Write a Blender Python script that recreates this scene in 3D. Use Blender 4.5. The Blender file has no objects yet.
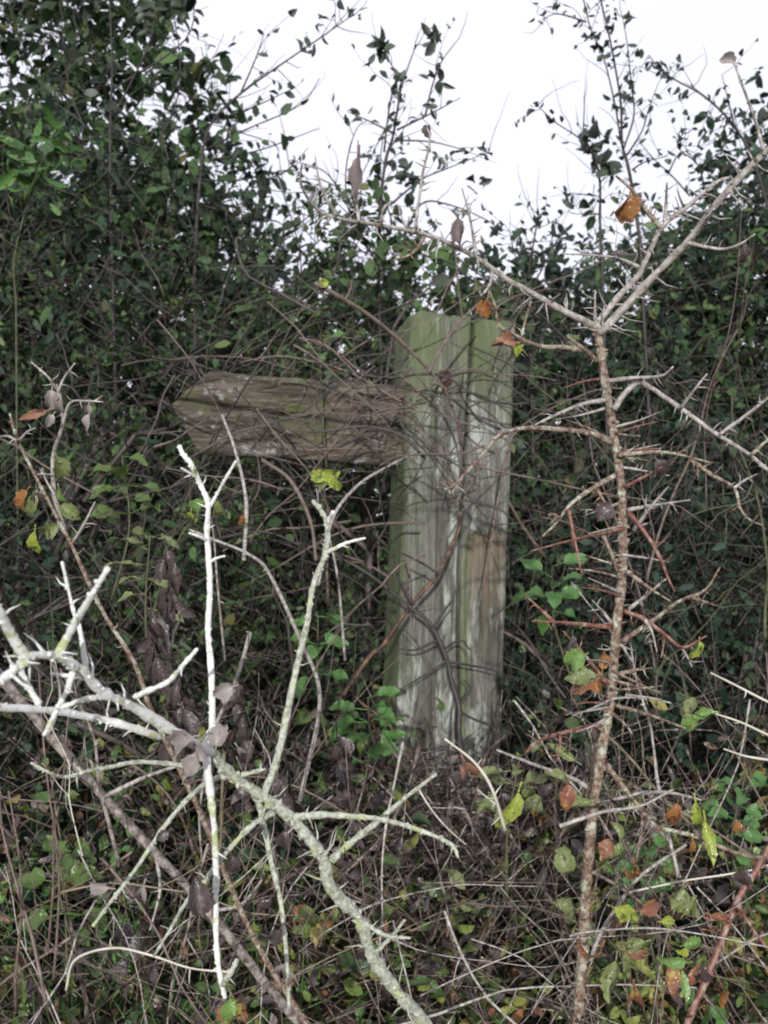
import bpy, math, random
import numpy as np
from mathutils import Vector, noise

random.seed(11)
RNG = np.random.default_rng(11)
scene = bpy.context.scene
COL = scene.collection
FPX = 1000.0          # focal length in pixels of the photograph
CAMZ = 1.5


def at(px, py, y):
    """A point y metres in front of the photographer, seen at that pixel."""
    return np.array([(px - 384.0) / FPX * y, y, CAMZ - (py - 512.0) / FPX * y])


# ------------------------------------------------------------------ meshes
class MB:
    def __init__(self):
        self.v, self.q, self.t, self.n = [], [], [], 0

    def add(self, v, q=None, t=None):
        v = np.asarray(v, dtype=np.float64).reshape(-1, 3)
        if q is not None and len(q):
            self.q.append(np.asarray(q, dtype=np.int64).reshape(-1, 4) + self.n)
        if t is not None and len(t):
            self.t.append(np.asarray(t, dtype=np.int64).reshape(-1, 3) + self.n)
        self.v.append(v)
        self.n += len(v)

    def build(self, name, mat, parent=None, smooth=True, attr=None):
        me = bpy.data.meshes.new(name)
        v = np.concatenate(self.v) if self.v else np.zeros((0, 3))
        q = np.concatenate(self.q) if self.q else np.zeros((0, 4), int)
        t = np.concatenate(self.t) if self.t else np.zeros((0, 3), int)
        if parent is not None:
            v = v - np.array(parent.location)
        loops = np.concatenate([q.ravel(), t.ravel()]).astype(np.int32)
        starts = np.concatenate([np.arange(len(q)) * 4, len(q) * 4 + np.arange(len(t)) * 3]).astype(np.int32)
        me.vertices.add(len(v))
        me.vertices.foreach_set('co', v.astype(np.float32).ravel())
        me.loops.add(len(loops))
        me.loops.foreach_set('vertex_index', loops)
        me.polygons.add(len(starts))
        me.polygons.foreach_set('loop_start', starts)
        me.polygons.foreach_set('use_smooth', np.full(len(starts), smooth, dtype=bool))
        me.update(calc_edges=True)
        me.validate()
        if attr:
            for k, a in attr.items():
                at_ = me.attributes.new(k, 'FLOAT', 'POINT')
                at_.data.foreach_set('value', np.asarray(a, dtype=np.float32))
        me.materials.append(mat)
        o = bpy.data.objects.new(name, me)
        COL.objects.link(o)
        if parent is not None:
            o.parent = parent
        return o


def tag(o, label=None, cat=None, group=None, kind=None):
    if label: o['label'] = label
    if cat: o['category'] = cat
    if group: o['group'] = group
    if kind: o['kind'] = kind
    return o


def thing(name, loc, label, cat, group=None):
    o = bpy.data.objects.new(name, None)
    o.empty_display_size = 0.05
    o.location = [float(c) for c in loc]
    COL.objects.link(o)
    return tag(o, label, cat, group)


def unit(a):
    a = np.asarray(a, float)
    return a / (np.linalg.norm(a, axis=-1, keepdims=True) + 1e-12)


def spline(pts, per=5):
    P = np.asarray(pts, float)
    if len(P) < 3:
        k = max(2, per)
        return P[0] + (P[-1] - P[0]) * np.linspace(0, 1, k + 1)[:, None]
    P = np.vstack([2 * P[0] - P[1], P, 2 * P[-1] - P[-2]])
    out = []
    for i in range(1, len(P) - 2):
        a, b, c, d = P[i - 1], P[i], P[i + 1], P[i + 2]
        for s in np.arange(per) / per:
            out.append(.5 * ((2 * b) + (-a + c) * s + (2 * a - 5 * b + 4 * c - d) * s * s + (-a + 3 * b - 3 * c + d) * s ** 3))
    out.append(P[-2])
    return np.array(out)


def tube(mb, pts, rad, k=5, lump=0.0):
    P = np.asarray(pts, float)
    n = len(P)
    if n < 2: return
    R = np.broadcast_to(np.asarray(rad, float), (n,)) if np.ndim(rad) else np.full(n, float(rad))
    T = np.gradient(P, axis=0)
    T = unit(T)
    u = np.cross(T[0], [0.31, 0.87, 0.38])
    if np.linalg.norm(u) < 1e-3: u = np.cross(T[0], [1, 0, 0])
    U = np.zeros((n, 3))
    for i in range(n):
        u = u - T[i] * np.dot(u, T[i])
        u = u / (np.linalg.norm(u) + 1e-12)
        U[i] = u
    V = np.cross(T, U)
    ang = np.arange(k) * 2 * math.pi / k
    rr = R[:, None] * np.ones((1, k))
    if lump:
        rr = rr * (1 + lump * RNG.normal(0, .55, (n, 1)) + lump * RNG.normal(0, .5, (n, k)))
    ring = P[:, None, :] + rr[..., None] * (np.cos(ang)[None, :, None] * U[:, None, :] + np.sin(ang)[None, :, None] * V[:, None, :])
    v = np.vstack([ring.reshape(-1, 3), (P[0] - T[0] * R[0] * .4)[None], (P[-1] + T[-1] * R[-1] * .7)[None]])
    i0 = (np.arange(n - 1)[:, None] * k + np.arange(k)[None, :])
    i1 = (np.arange(n - 1)[:, None] * k + (np.arange(k)[None, :] + 1) % k)
    q = np.stack([i0, i1, i1 + k, i0 + k], -1).reshape(-1, 4)
    a = np.arange(k); b = (a + 1) % k
    e = (n - 1) * k
    t = np.vstack([np.stack([b, a, np.full(k, n * k)], -1), np.stack([e + a, e + b, np.full(k, n * k + 1)], -1)])
    mb.add(v, q, t)


LEAF6_V = np.array([[0, 0, 0], [.42, .28, .10], [.40, .68, .07], [0, 1, -.10], [-.40, .68, .07], [-.42, .28, .10], [0, .48, .0]])
LEAF6_Q = np.array([[0, 1, 2, 6], [6, 2, 3, 4], [0, 6, 4, 5]])


def leaves(mb, P, D, N, L, W):
    P = np.asarray(P, float); D = unit(D); N = np.asarray(N, float)
    N = unit(N - D * np.sum(N * D, -1, keepdims=True))
    B = np.cross(D, N)
    L = np.asarray(L, float)[:, None, None]; W = np.asarray(W, float)[:, None, None]
    t = LEAF6_V
    v = P[:, None, :] + t[None, :, 0:1] * W * B[:, None, :] + t[None, :, 1:2] * L * D[:, None, :] + t[None, :, 2:3] * W * 1.3 * N[:, None, :]
    m = len(P)
    q = LEAF6_Q[None] + (np.arange(m) * len(t))[:, None, None]
    mb.add(v.reshape(-1, 3), q.reshape(-1, 4))


CV = np.array([(c * w, a, 0.0) for a, w in ((0, .05), (.22, .38), (.5, .5), (.78, .34), (1, .02)) for c in (-1, 0, 1)])
CQ = np.array([[i * 3 + j, i * 3 + j + 1, (i + 1) * 3 + j + 1, (i + 1) * 3 + j] for i in range(4) for j in range(2)])


def curled(mb, P, D, N, L, W, curl=(-1.2, 2.2), cup=(-.3, .9)):
    """Like leaves(), but every blade is bent along its length and cupped across by its own amount."""
    P = np.asarray(P, float); D = unit(D); N = np.asarray(N, float); m = len(P)
    N = unit(N - D * np.sum(N * D, -1, keepdims=True)); B = np.cross(D, N)
    k = RNG.uniform(*curl, m)[:, None] + 1e-3; cp = RNG.uniform(*cup, m)[:, None]
    tw = RNG.normal(0, .5, m)[:, None]
    y = CV[None, :, 1]; x = CV[None, :, 0] * (1 + RNG.normal(0, .12, (m, len(CV))))
    L = np.asarray(L, float)[:, None]; W = np.asarray(W, float)[:, None]
    al = np.sin(k * y) / k * L; dn = -(1 - np.cos(k * y)) / k * L
    xx = x * W * np.cos(tw * y); up = dn + np.abs(x) * W * cp * 1.6 + x * W * np.sin(tw * y)
    v = P[:, None] + xx[..., None] * B[:, None] + al[..., None] * D[:, None] + up[..., None] * N[:, None]
    mb.add(v.reshape(-1, 3), (CQ[None] + (np.arange(m) * len(CV))[:, None, None]).reshape(-1, 4))


def rand_unit(n):
    return unit(RNG.normal(0, 1, (n, 3)))


def hero_leaf(mb, base, d, nrm, L, W, bend=0.5, fold=0.25, twist=0.0, wav=0.11, stalk=0.25):
    """A leaf with a stalk, a folded midrib, a bent blade and a wavy, toothed edge."""
    d = unit(d); nrm = np.asarray(nrm, float); nrm = unit(nrm - d * np.dot(nrm, d)); b = np.cross(d, nrm)
    na, nc = 11, 5
    pos = np.asarray(base, float) + d * L * stalk * .0
    cur_d, cur_n = d.copy(), nrm.copy()
    rows = []
    step = L / (na - 1)
    p = pos.copy()
    ph = RNG.uniform(0, 6.28)
    sp = [p.copy()]
    p = p + cur_d * L * stalk; sp.append(p.copy())
    tube(mb, spline(sp, 3), L * .018 + .0003, 4)
    for i in range(na):
        s = i / (na - 1)
        w = W * .52 * (math.sin(math.pi * min(1, s * .95 + .03) ** .72) ** 1.05) * (1 + (.10 if i % 2 else -.08)) * RNG.uniform(.88, 1.1)
        if i == na - 1: w = W * .015
        tw = twist * s
        bb = b * math.cos(tw) + cur_n * math.sin(tw)
        nn = cur_n * math.cos(tw) - b * math.sin(tw)
        for c in (-1, -.5, 0, .5, 1):
            z = abs(c) * w * fold * 2 + wav * W * math.sin(ph + s * 9 + c * 2.2) * abs(c)
            rows.append(p + bb * c * w + nn * z)
        a = bend * step / L
        cur_d, cur_n = cur_d * math.cos(a) - cur_n * math.sin(a), cur_n * math.cos(a) + cur_d * math.sin(a)
        p = p + cur_d * step
    q = [[i * nc + j, i * nc + j + 1, (i + 1) * nc + j + 1, (i + 1) * nc + j] for i in range(na - 1) for j in range(nc - 1)]
    mb.add(rows, q)


# --------------------------------------------------------------- materials
def nodes(name):
    m = bpy.data.materials.new(name)
    m.use_nodes = True
    nt = m.node_tree
    nt.nodes.clear()
    return m, nt, nt.nodes.new, nt.links.new


def ramp(nt, stops, src=None, interp='LINEAR'):
    r = nt.nodes.new('ShaderNodeValToRGB')
    r.color_ramp.interpolation = interp
    e = r.color_ramp.elements
    while len(e) < len(stops): e.new(.5)
    for el, (p, c) in zip(e, stops):
        el.position = p
        el.color = (c[0], c[1], c[2], 1) if not isinstance(c, (int, float)) else (c, c, c, 1)
    if src is not None: nt.links.new(src, r.inputs[0])
    return r


def tex(nt, scale, mapping=(1, 1, 1), detail=4, rough=.6, coord='Object', dist=0.0):
    tc = nt.nodes.new('ShaderNodeTexCoord'); mp = nt.nodes.new('ShaderNodeMapping')
    mp.inputs['Scale'].default_value = mapping
    nt.links.new(tc.outputs[coord], mp.inputs[0])
    n = nt.nodes.new('ShaderNodeTexNoise')
    n.inputs['Scale'].default_value = scale; n.inputs['Detail'].default_value = detail
    n.inputs['Roughness'].default_value = rough; n.inputs['Distortion'].default_value = dist
    nt.links.new(mp.outputs[0], n.inputs['Vector'])
    return n


def mix(nt, a, b, fac, mode='MIX'):
    m = nt.nodes.new('ShaderNodeMix'); m.data_type = 'RGBA'; m.blend_type = mode
    for key, val in ((0, fac), (6, a), (7, b)):
        if isinstance(val, (int, float)): m.inputs[key].default_value = val
        elif isinstance(val, tuple): m.inputs[key].default_value = (*val, 1)
        else: nt.links.new(val, m.inputs[key])
    return m.outputs[2]


def bump(nt, h, dist, strength=.6):
    b = nt.nodes.new('ShaderNodeBump')
    b.inputs['Distance'].default_value = dist; b.inputs['Strength'].default_value = strength
    nt.links.new(h, b.inputs['Height'])
    return b.outputs[0]


def leaf_mat(name, stops, rough=.42, blotch=None, trans=.22, spec=.5, nscale=90):
    """stops: colours picked leaf by leaf; blotch: (colour, amount) of spots on the blade."""
    m, nt, N, Lk = nodes(name)
    g = N('ShaderNodeNewGeometry')
    c = ramp(nt, stops, g.outputs['Random Per Island']).outputs[0]
    n = tex(nt, nscale, detail=3)
    c = mix(nt, c, (0.75, 0.75, 0.75), ramp(nt, [(.35, 0), (.75, .6)], n.outputs[0]).outputs[0], 'MULTIPLY')
    if blotch:
        n2 = tex(nt, nscale * .9, detail=4, rough=.7)
        c = mix(nt, c, blotch[0], ramp(nt, [(.62 - blotch[1], 0), (.68 - blotch[1] * .8, 1)], n2.outputs[0]).outputs[0])
    p = N('ShaderNodeBsdfPrincipled')
    Lk(c, p.inputs['Base Color'])
    p.inputs['Specular IOR Level'].default_value = spec
    if rough < .45:      # a wet film: glossier in patches, and finely beaded
        wet = tex(nt, 260, detail=2)
        rr = ramp(nt, [(.42, rough * .5), (.62, rough * 1.5)], n.outputs[0])
        Lk(rr.outputs[0], p.inputs['Roughness'])
        Lk(bump(nt, wet.outputs[0], .0022, .8), p.inputs['Normal'])
    else:
        p.inputs['Roughness'].default_value = rough
        Lk(bump(nt, n.outputs[0], .0008, .5), p.inputs['Normal'])
    tr = N('ShaderNodeBsdfTranslucent'); Lk(c, tr.inputs[0])
    ms = N('ShaderNodeMixShader'); ms.inputs[0].default_value = trans
    Lk(p.outputs[0], ms.inputs[1]); Lk(tr.outputs[0], ms.inputs[2])
    o = N('ShaderNodeOutputMaterial'); Lk(ms.outputs[0], o.inputs[0])
    return m


def bark_mat(name, stops, scale=60, rough=.6, bumpd=.001, lichen=None, isl=0.0, spec=.4):
    m, nt, N, Lk = nodes(name)
    n = tex(nt, scale, detail=6, rough=.65)
    c = ramp(nt, stops, n.outputs[0]).outputs[0]
    if lichen:
        n2 = tex(nt, scale * lichen[2], detail=5, rough=.7)
        c = mix(nt, c, lichen[0], ramp(nt, [(lichen[1], 0), (lichen[1] + .06, 1)], n2.outputs[0]).outputs[0])
    if isl:
        g = N('ShaderNodeNewGeometry')
        c = mix(nt, c, ramp(nt, [(0, (.16, .13, .12)), (.45, (.42, .36, .34)), (.8, (.9, .86, .84)), (1, (1, 1, 1))], g.outputs['Random Per Island']).outputs[0], isl, 'MULTIPLY')
    p = N('ShaderNodeBsdfPrincipled'); Lk(c, p.inputs['Base Color'])
    p.inputs['Roughness'].default_value = rough; p.inputs['Specular IOR Level'].default_value = spec
    n3 = tex(nt, scale * 4, detail=4)
    Lk(bump(nt, n3.outputs[0], bumpd, .8), p.inputs['Normal'])
    o = N('ShaderNodeOutputMaterial'); Lk(p.outputs[0], o.inputs[0])
    return m


M = {}
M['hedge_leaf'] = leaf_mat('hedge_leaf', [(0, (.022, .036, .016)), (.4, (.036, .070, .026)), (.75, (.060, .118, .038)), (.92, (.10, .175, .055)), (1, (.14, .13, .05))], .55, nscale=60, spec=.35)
M['dimmed_leaf'] = leaf_mat('dimmed_leaf', [(0, (.013, .025, .017)), (.6, (.024, .052, .030)), (.94, (.045, .092, .043)), (1, (.09, .085, .05))], .58, nscale=60, spec=.3)  # greens darkened to stand in for flash light fading with distance
M['bright_leaf'] = leaf_mat('bright_leaf', [(0, (.05, .11, .03)), (.6, (.09, .20, .05)), (1, (.15, .28, .07))], .38, nscale=70)
M['low_leaf'] = leaf_mat('low_leaf', [(0, (.03, .055, .02)), (.5, (.07, .13, .03)), (.75, (.14, .20, .04)), (.9, (.26, .26, .06)), (1, (.20, .10, .04))], .34, blotch=((.06, .04, .02), .06), nscale=80)
M['mixed_leaf'] = leaf_mat('mixed_leaf', [(0, (.10, .17, .04)), (.45, (.20, .26, .06)), (.7, (.34, .34, .08)), (.85, (.34, .15, .05)), (1, (.22, .08, .05))], .32, blotch=((.09, .06, .03), .07), nscale=140)
M['sky_leaf'] = leaf_mat('sky_leaf', [(0, (.03, .035, .03)), (.6, (.04, .055, .04)), (1, (.06, .10, .05))], .5, trans=.12)
M['dead_leaf'] = leaf_mat('dead_leaf', [(0, (.035, .026, .026)), (.5, (.075, .056, .055)), (.85, (.12, .09, .082)), (1, (.20, .16, .14))], .34, blotch=((.05, .035, .035), .05), trans=.08)
M['litter_leaf'] = leaf_mat('litter_leaf', [(0, (.03, .020, .016)), (.5, (.075, .047, .033)), (.8, (.15, .085, .048)), (1, (.24, .12, .05))], .36, trans=.08)
M['grey_leaf'] = leaf_mat('grey_leaf', [(0, (.20, .17, .16)), (1, (.34, .30, .275))], .5, blotch=((.14, .10, .10), .03), trans=.05)
M['mauve_leaf'] = leaf_mat('mauve_leaf', [(0, (.13, .10, .10)), (1, (.19, .15, .15))], .5, blotch=((.08, .06, .06), .05), trans=.12)
M['yellow_leaf'] = leaf_mat('yellow_leaf', [(0, (.22, .32, .05)), (.6, (.32, .38, .07)), (1, (.44, .42, .12))], .3, blotch=((.09, .10, .03), .08), nscale=170)
M['green_leaf'] = leaf_mat('green_leaf', [(0, (.11, .22, .05)), (1, (.20, .31, .10))], .3, blotch=((.16, .12, .05), .04), nscale=170)
M['olive_leaf'] = leaf_mat('olive_leaf', [(0, (.13, .17, .06)), (1, (.24, .28, .11))], .32, blotch=((.06, .05, .028), .08), nscale=170)
M['orange_leaf'] = leaf_mat('orange_leaf', [(0, (.24, .085, .035)), (1, (.36, .19, .065))], .3, blotch=((.12, .045, .025), .10), nscale=150)
M['red_leaf'] = leaf_mat('red_leaf', [(0, (.20, .065, .045)), (1, (.28, .12, .07))], .3, blotch=((.36, .26, .07), .07), nscale=120)
M['brown_leaf'] = leaf_mat('brown_leaf', [(0, (.20, .10, .06)), (1, (.30, .15, .09))], .4, blotch=((.09, .05, .03), .06), trans=.1)
M['pale_bark'] = bark_mat('pale_bark', [(.26, (.34, .33, .27)), (.38, (.74, .75, .69)), (.56, (.90, .91, .87))], 420, .6, .0018, lichen=((.50, .55, .28), .575, .16))
M['lichen_bark'] = bark_mat('lichen_bark', [(.28, (.11, .105, .08)), (.42, (.32, .34, .26)), (.6, (.60, .63, .52))], 300, .6, .002, lichen=((.46, .52, .24), .565, .22))
M['thorn_bark'] = bark_mat('thorn_bark', [(.36, (.085, .043, .032)), (.47, (.175, .11, .078)), (.6, (.31, .28, .215))], 230, .45, .0014, lichen=((.42, .44, .34), .545, .38))
M['grey_twig'] = bark_mat('grey_twig', [(.32, (.13, .105, .09)), (.5, (.30, .27, .245)), (.68, (.50, .48, .45))], 210, .5, .0006)
M['red_twig'] = bark_mat('red_twig', [(.34, (.075, .032, .025)), (.46, (.17, .065, .045)), (.56, (.22, .13, .10)), (.68, (.36, .31, .26))], 150, .42, .0006)
M['brown_cane'] = bark_mat('brown_cane', [(.3, (.075, .05, .042)), (.6, (.16, .12, .098)), (.8, (.27, .23, .19))], 90, .45, .0008)
M['dark_twig'] = bark_mat('dark_twig', [(.3, (.026, .021, .021)), (.7, (.06, .05, .048))], 50, .55, .0008, isl=.5)
M['hedge_twig'] = bark_mat('hedge_twig', [(.3, (.045, .038, .035)), (.7, (.135, .116, .104))], 40, .55, .001, isl=.7)
M['olive_twig'] = bark_mat('olive_twig', [(.3, (.05, .05, .03)), (.7, (.13, .13, .07))], 40, .6, .001)
M['tangle'] = bark_mat('tangle', [(.36, (.05, .036, .03)), (.53, (.155, .118, .10)), (.69, (.46, .41, .37))], 60, .42, .0006, isl=.85)
M['straw'] = bark_mat('straw', [(.3, (.13, .105, .07)), (.7, (.32, .275, .185))], 60, .45, .0003, isl=.6)
M['straw_pale'] = bark_mat('straw_pale', [(.3, (.40, .37, .29)), (.7, (.60, .58, .50))], 60, .4, .0003)


def post_mat():
    m, nt, N, Lk = nodes('weathered_post')
    grain = tex(nt, 1, (62, 62, 3.4), 10, .82, dist=.35)
    c = ramp(nt, [(.36, (.032, .03, .025)), (.46, (.12, .118, .10)), (.56, (.20, .20, .172)), (.68, (.33, .335, .295))], grain.outputs[0]).outputs[0]
    big = tex(nt, 1, (9, 9, 3.5), 4, .6, dist=.5)
    c = mix(nt, c, (.55, .53, .48), ramp(nt, [(.40, .9), (.56, 0)], big.outputs[0]).outputs[0], 'MULTIPLY')
    # pale silvery and whitish patches
    st = tex(nt, 1, (19, 19, 3.2), 8, .72, dist=.3)
    c = mix(nt, c, (.50, .53, .46), ramp(nt, [(.50, 0), (.59, .85)], st.outputs[0]).outputs[0])
    # dark water stains
    ds = tex(nt, 1, (13, 13, 2.6), 8, .7, dist=.6)
    c = mix(nt, c, (.05, .042, .035), ramp(nt, [(.55, 0), (.68, .8)], ds.outputs[0]).outputs[0])
    fi = tex(nt, 1, (95, 95, 1.5), 6, .75)
    c = mix(nt, c, (.03, .025, .02), ramp(nt, [(.485, 0), (.5, .9), (.515, 0)], fi.outputs[0]).outputs[0])
    # bare tan wood where a strip has split away
    a = N('ShaderNodeAttribute'); a.attribute_name = 'bare'
    tanw = ramp(nt, [(.3, (.09, .07, .05)), (.54, (.21, .16, .11)), (.66, (.35, .28, .20))], grain.outputs[0]).outputs[0]
    c = mix(nt, c, tanw, a.outputs['Fac'])
    # green algae: on the left-hand edge and the head, and in blotches
    b = N('ShaderNodeAttribute'); b.attribute_name = 'algae'
    an = tex(nt, 1, (16, 16, 4), 5, .6)
    ad = N('ShaderNodeMath'); ad.operation = 'MULTIPLY_ADD'
    Lk(an.outputs[0], ad.inputs[0]); ad.inputs[1].default_value = 1.1; Lk(b.outputs['Fac'], ad.inputs[2])
    c = mix(nt, c, mix(nt, (.075, .10, .042), (.175, .215, .10), grain.outputs[0]), ramp(nt, [(.72, 0), (1.15, .85)], ad.outputs[0]).outputs[0])
    k = N('ShaderNodeAttribute'); k.attribute_name = 'crack'
    c = mix(nt, c, (.025, .02, .015), k.outputs['Fac'])
    p = N('ShaderNodeBsdfPrincipled'); Lk(c, p.inputs['Base Color'])
    p.inputs['Roughness'].default_value = .72; p.inputs['Specular IOR Level'].default_value = .3
    fine = tex(nt, 1, (220, 220, 12), 8, .8)
    Lk(bump(nt, fine.outputs[0], .006, 1.0), p.inputs['Normal'])
    o = N('ShaderNodeOutputMaterial'); Lk(p.outputs[0], o.inputs[0])
    return m


def board_mat():
    m, nt, N, Lk = nodes('weathered_board')
    grain = tex(nt, 1, (5, 60, 70), 9, .8, dist=.3)
    c = ramp(nt, [(.36, (.018, .014, .011)), (.47, (.070, .056, .042)), (.58, (.145, .12, .09)), (.70, (.30, .265, .21))], grain.outputs[0]).outputs[0]
    li = tex(nt, 1, (20, 30, 34), 8, .8, dist=.4)
    c = mix(nt, c, (.38, .39, .375), ramp(nt, [(.565, 0), (.64, .75)], li.outputs[0]).outputs[0])
    fi = tex(nt, 1, (3.2, 60, 95), 6, .75)
    c = mix(nt, c, (.015, .012, .010), ramp(nt, [(.482, 0), (.5, .95), (.518, 0)], fi.outputs[0]).outputs[0])
    mo = tex(nt, 1, (9, 12, 14), 6, .7)
    c = mix(nt, c, (.075, .09, .03), ramp(nt, [(.53, 0), (.64, .85)], mo.outputs[0]).outputs[0])
    k = N('ShaderNodeAttribute'); k.attribute_name = 'crack'
    c = mix(nt, c, (.018, .014, .011), k.outputs['Fac'])
    p = N('ShaderNodeBsdfPrincipled'); Lk(c, p.inputs['Base Color'])
    p.inputs['Roughness'].default_value = .75; p.inputs['Specular IOR Level'].default_value = .3
    fine = tex(nt, 1, (10, 120, 220), 6, .75)
    Lk(bump(nt, fine.outputs[0], .004, .9), p.inputs['Normal'])
    o = N('ShaderNodeOutputMaterial'); Lk(p.outputs[0], o.inputs[0])
    return m


def ground_mat():
    m, nt, N, Lk = nodes('leaf_mould')
    n = tex(nt, 9, detail=8, rough=.7)
    c = ramp(nt, [(.3, (.018, .014, .010)), (.55, (.045, .034, .022)), (.75, (.055, .06, .025))], n.outputs[0]).outputs[0]
    p = N('ShaderNodeBsdfPrincipled'); Lk(c, p.inputs['Base Color']); p.inputs['Roughness'].default_value = .85
    n2 = tex(nt, 60, detail=6)
    Lk(bump(nt, n2.outputs[0], .02, .8), p.inputs['Normal'])
    o = N('ShaderNodeOutputMaterial'); Lk(p.outputs[0], o.inputs[0])
    return m


M['post'] = post_mat(); M['board'] = board_mat(); M['ground'] = ground_mat()
M['bough_bark'] = bark_mat('bough_bark', [(.36, (.045, .035, .03)), (.47, (.13, .105, .09)), (.6, (.30, .265, .23))], 120, .6, .002)
M['rust_cane'] = bark_mat('rust_cane', [(.36, (.022, .016, .014)), (.5, (.065, .036, .024)), (.66, (.20, .11, .065))], 60, .5, .001)
M['moss'] = bark_mat('moss', [(.3, (.05, .07, .02)), (.7, (.13, .17, .045))], 220, .9, .001)
M['rust'] = bark_mat('rust', [(.3, (.03, .02, .016)), (.7, (.10, .05, .03))], 200, .7, .0006)

# ------------------------------------------------------------------ ground
def ground():
    mb = MB()
    xs = np.concatenate([[-400, -120, -40, -15], np.linspace(-6, 6, 61), [15, 40, 120, 400]])
    ys = np.concatenate([[-400, -120, -40, -12], np.linspace(-3, 9, 61), [16, 40, 120, 400]])
    v = []
    for y in ys:
        for x in xs:
            z = 0.05 * noise.noise(Vector((x * .9, y * .9, 0))) + .03 * noise.noise(Vector((x * 3, y * 3, 2)))
            v.append((x, y, z - .02))
    nx = len(xs)
    q = [[j * nx + i, j * nx + i + 1, (j + 1) * nx + i + 1, (j + 1) * nx + i] for j in range(len(ys) - 1) for i in range(nx - 1)]
    mb.add(v, q)
    tag(mb.build('ground', M['ground']), kind='structure')


ground()

# -------------------------------------------------------------- fingerpost
PY = 1.80                                   # distance of the post's front face
PXC = (450 - 384) / FPX * PY                # its middle
PW, PD = .197, .155
PTOP = CAMZ + (512 - 316) / FPX * PY
LEAN = math.atan((455.5 - 440) / 410.0)       # leans slightly to the right
ROT = math.radians(10)                       # turned so that a strip of its left side shows


def nz(*a): return noise.noise(Vector(a))


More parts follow.
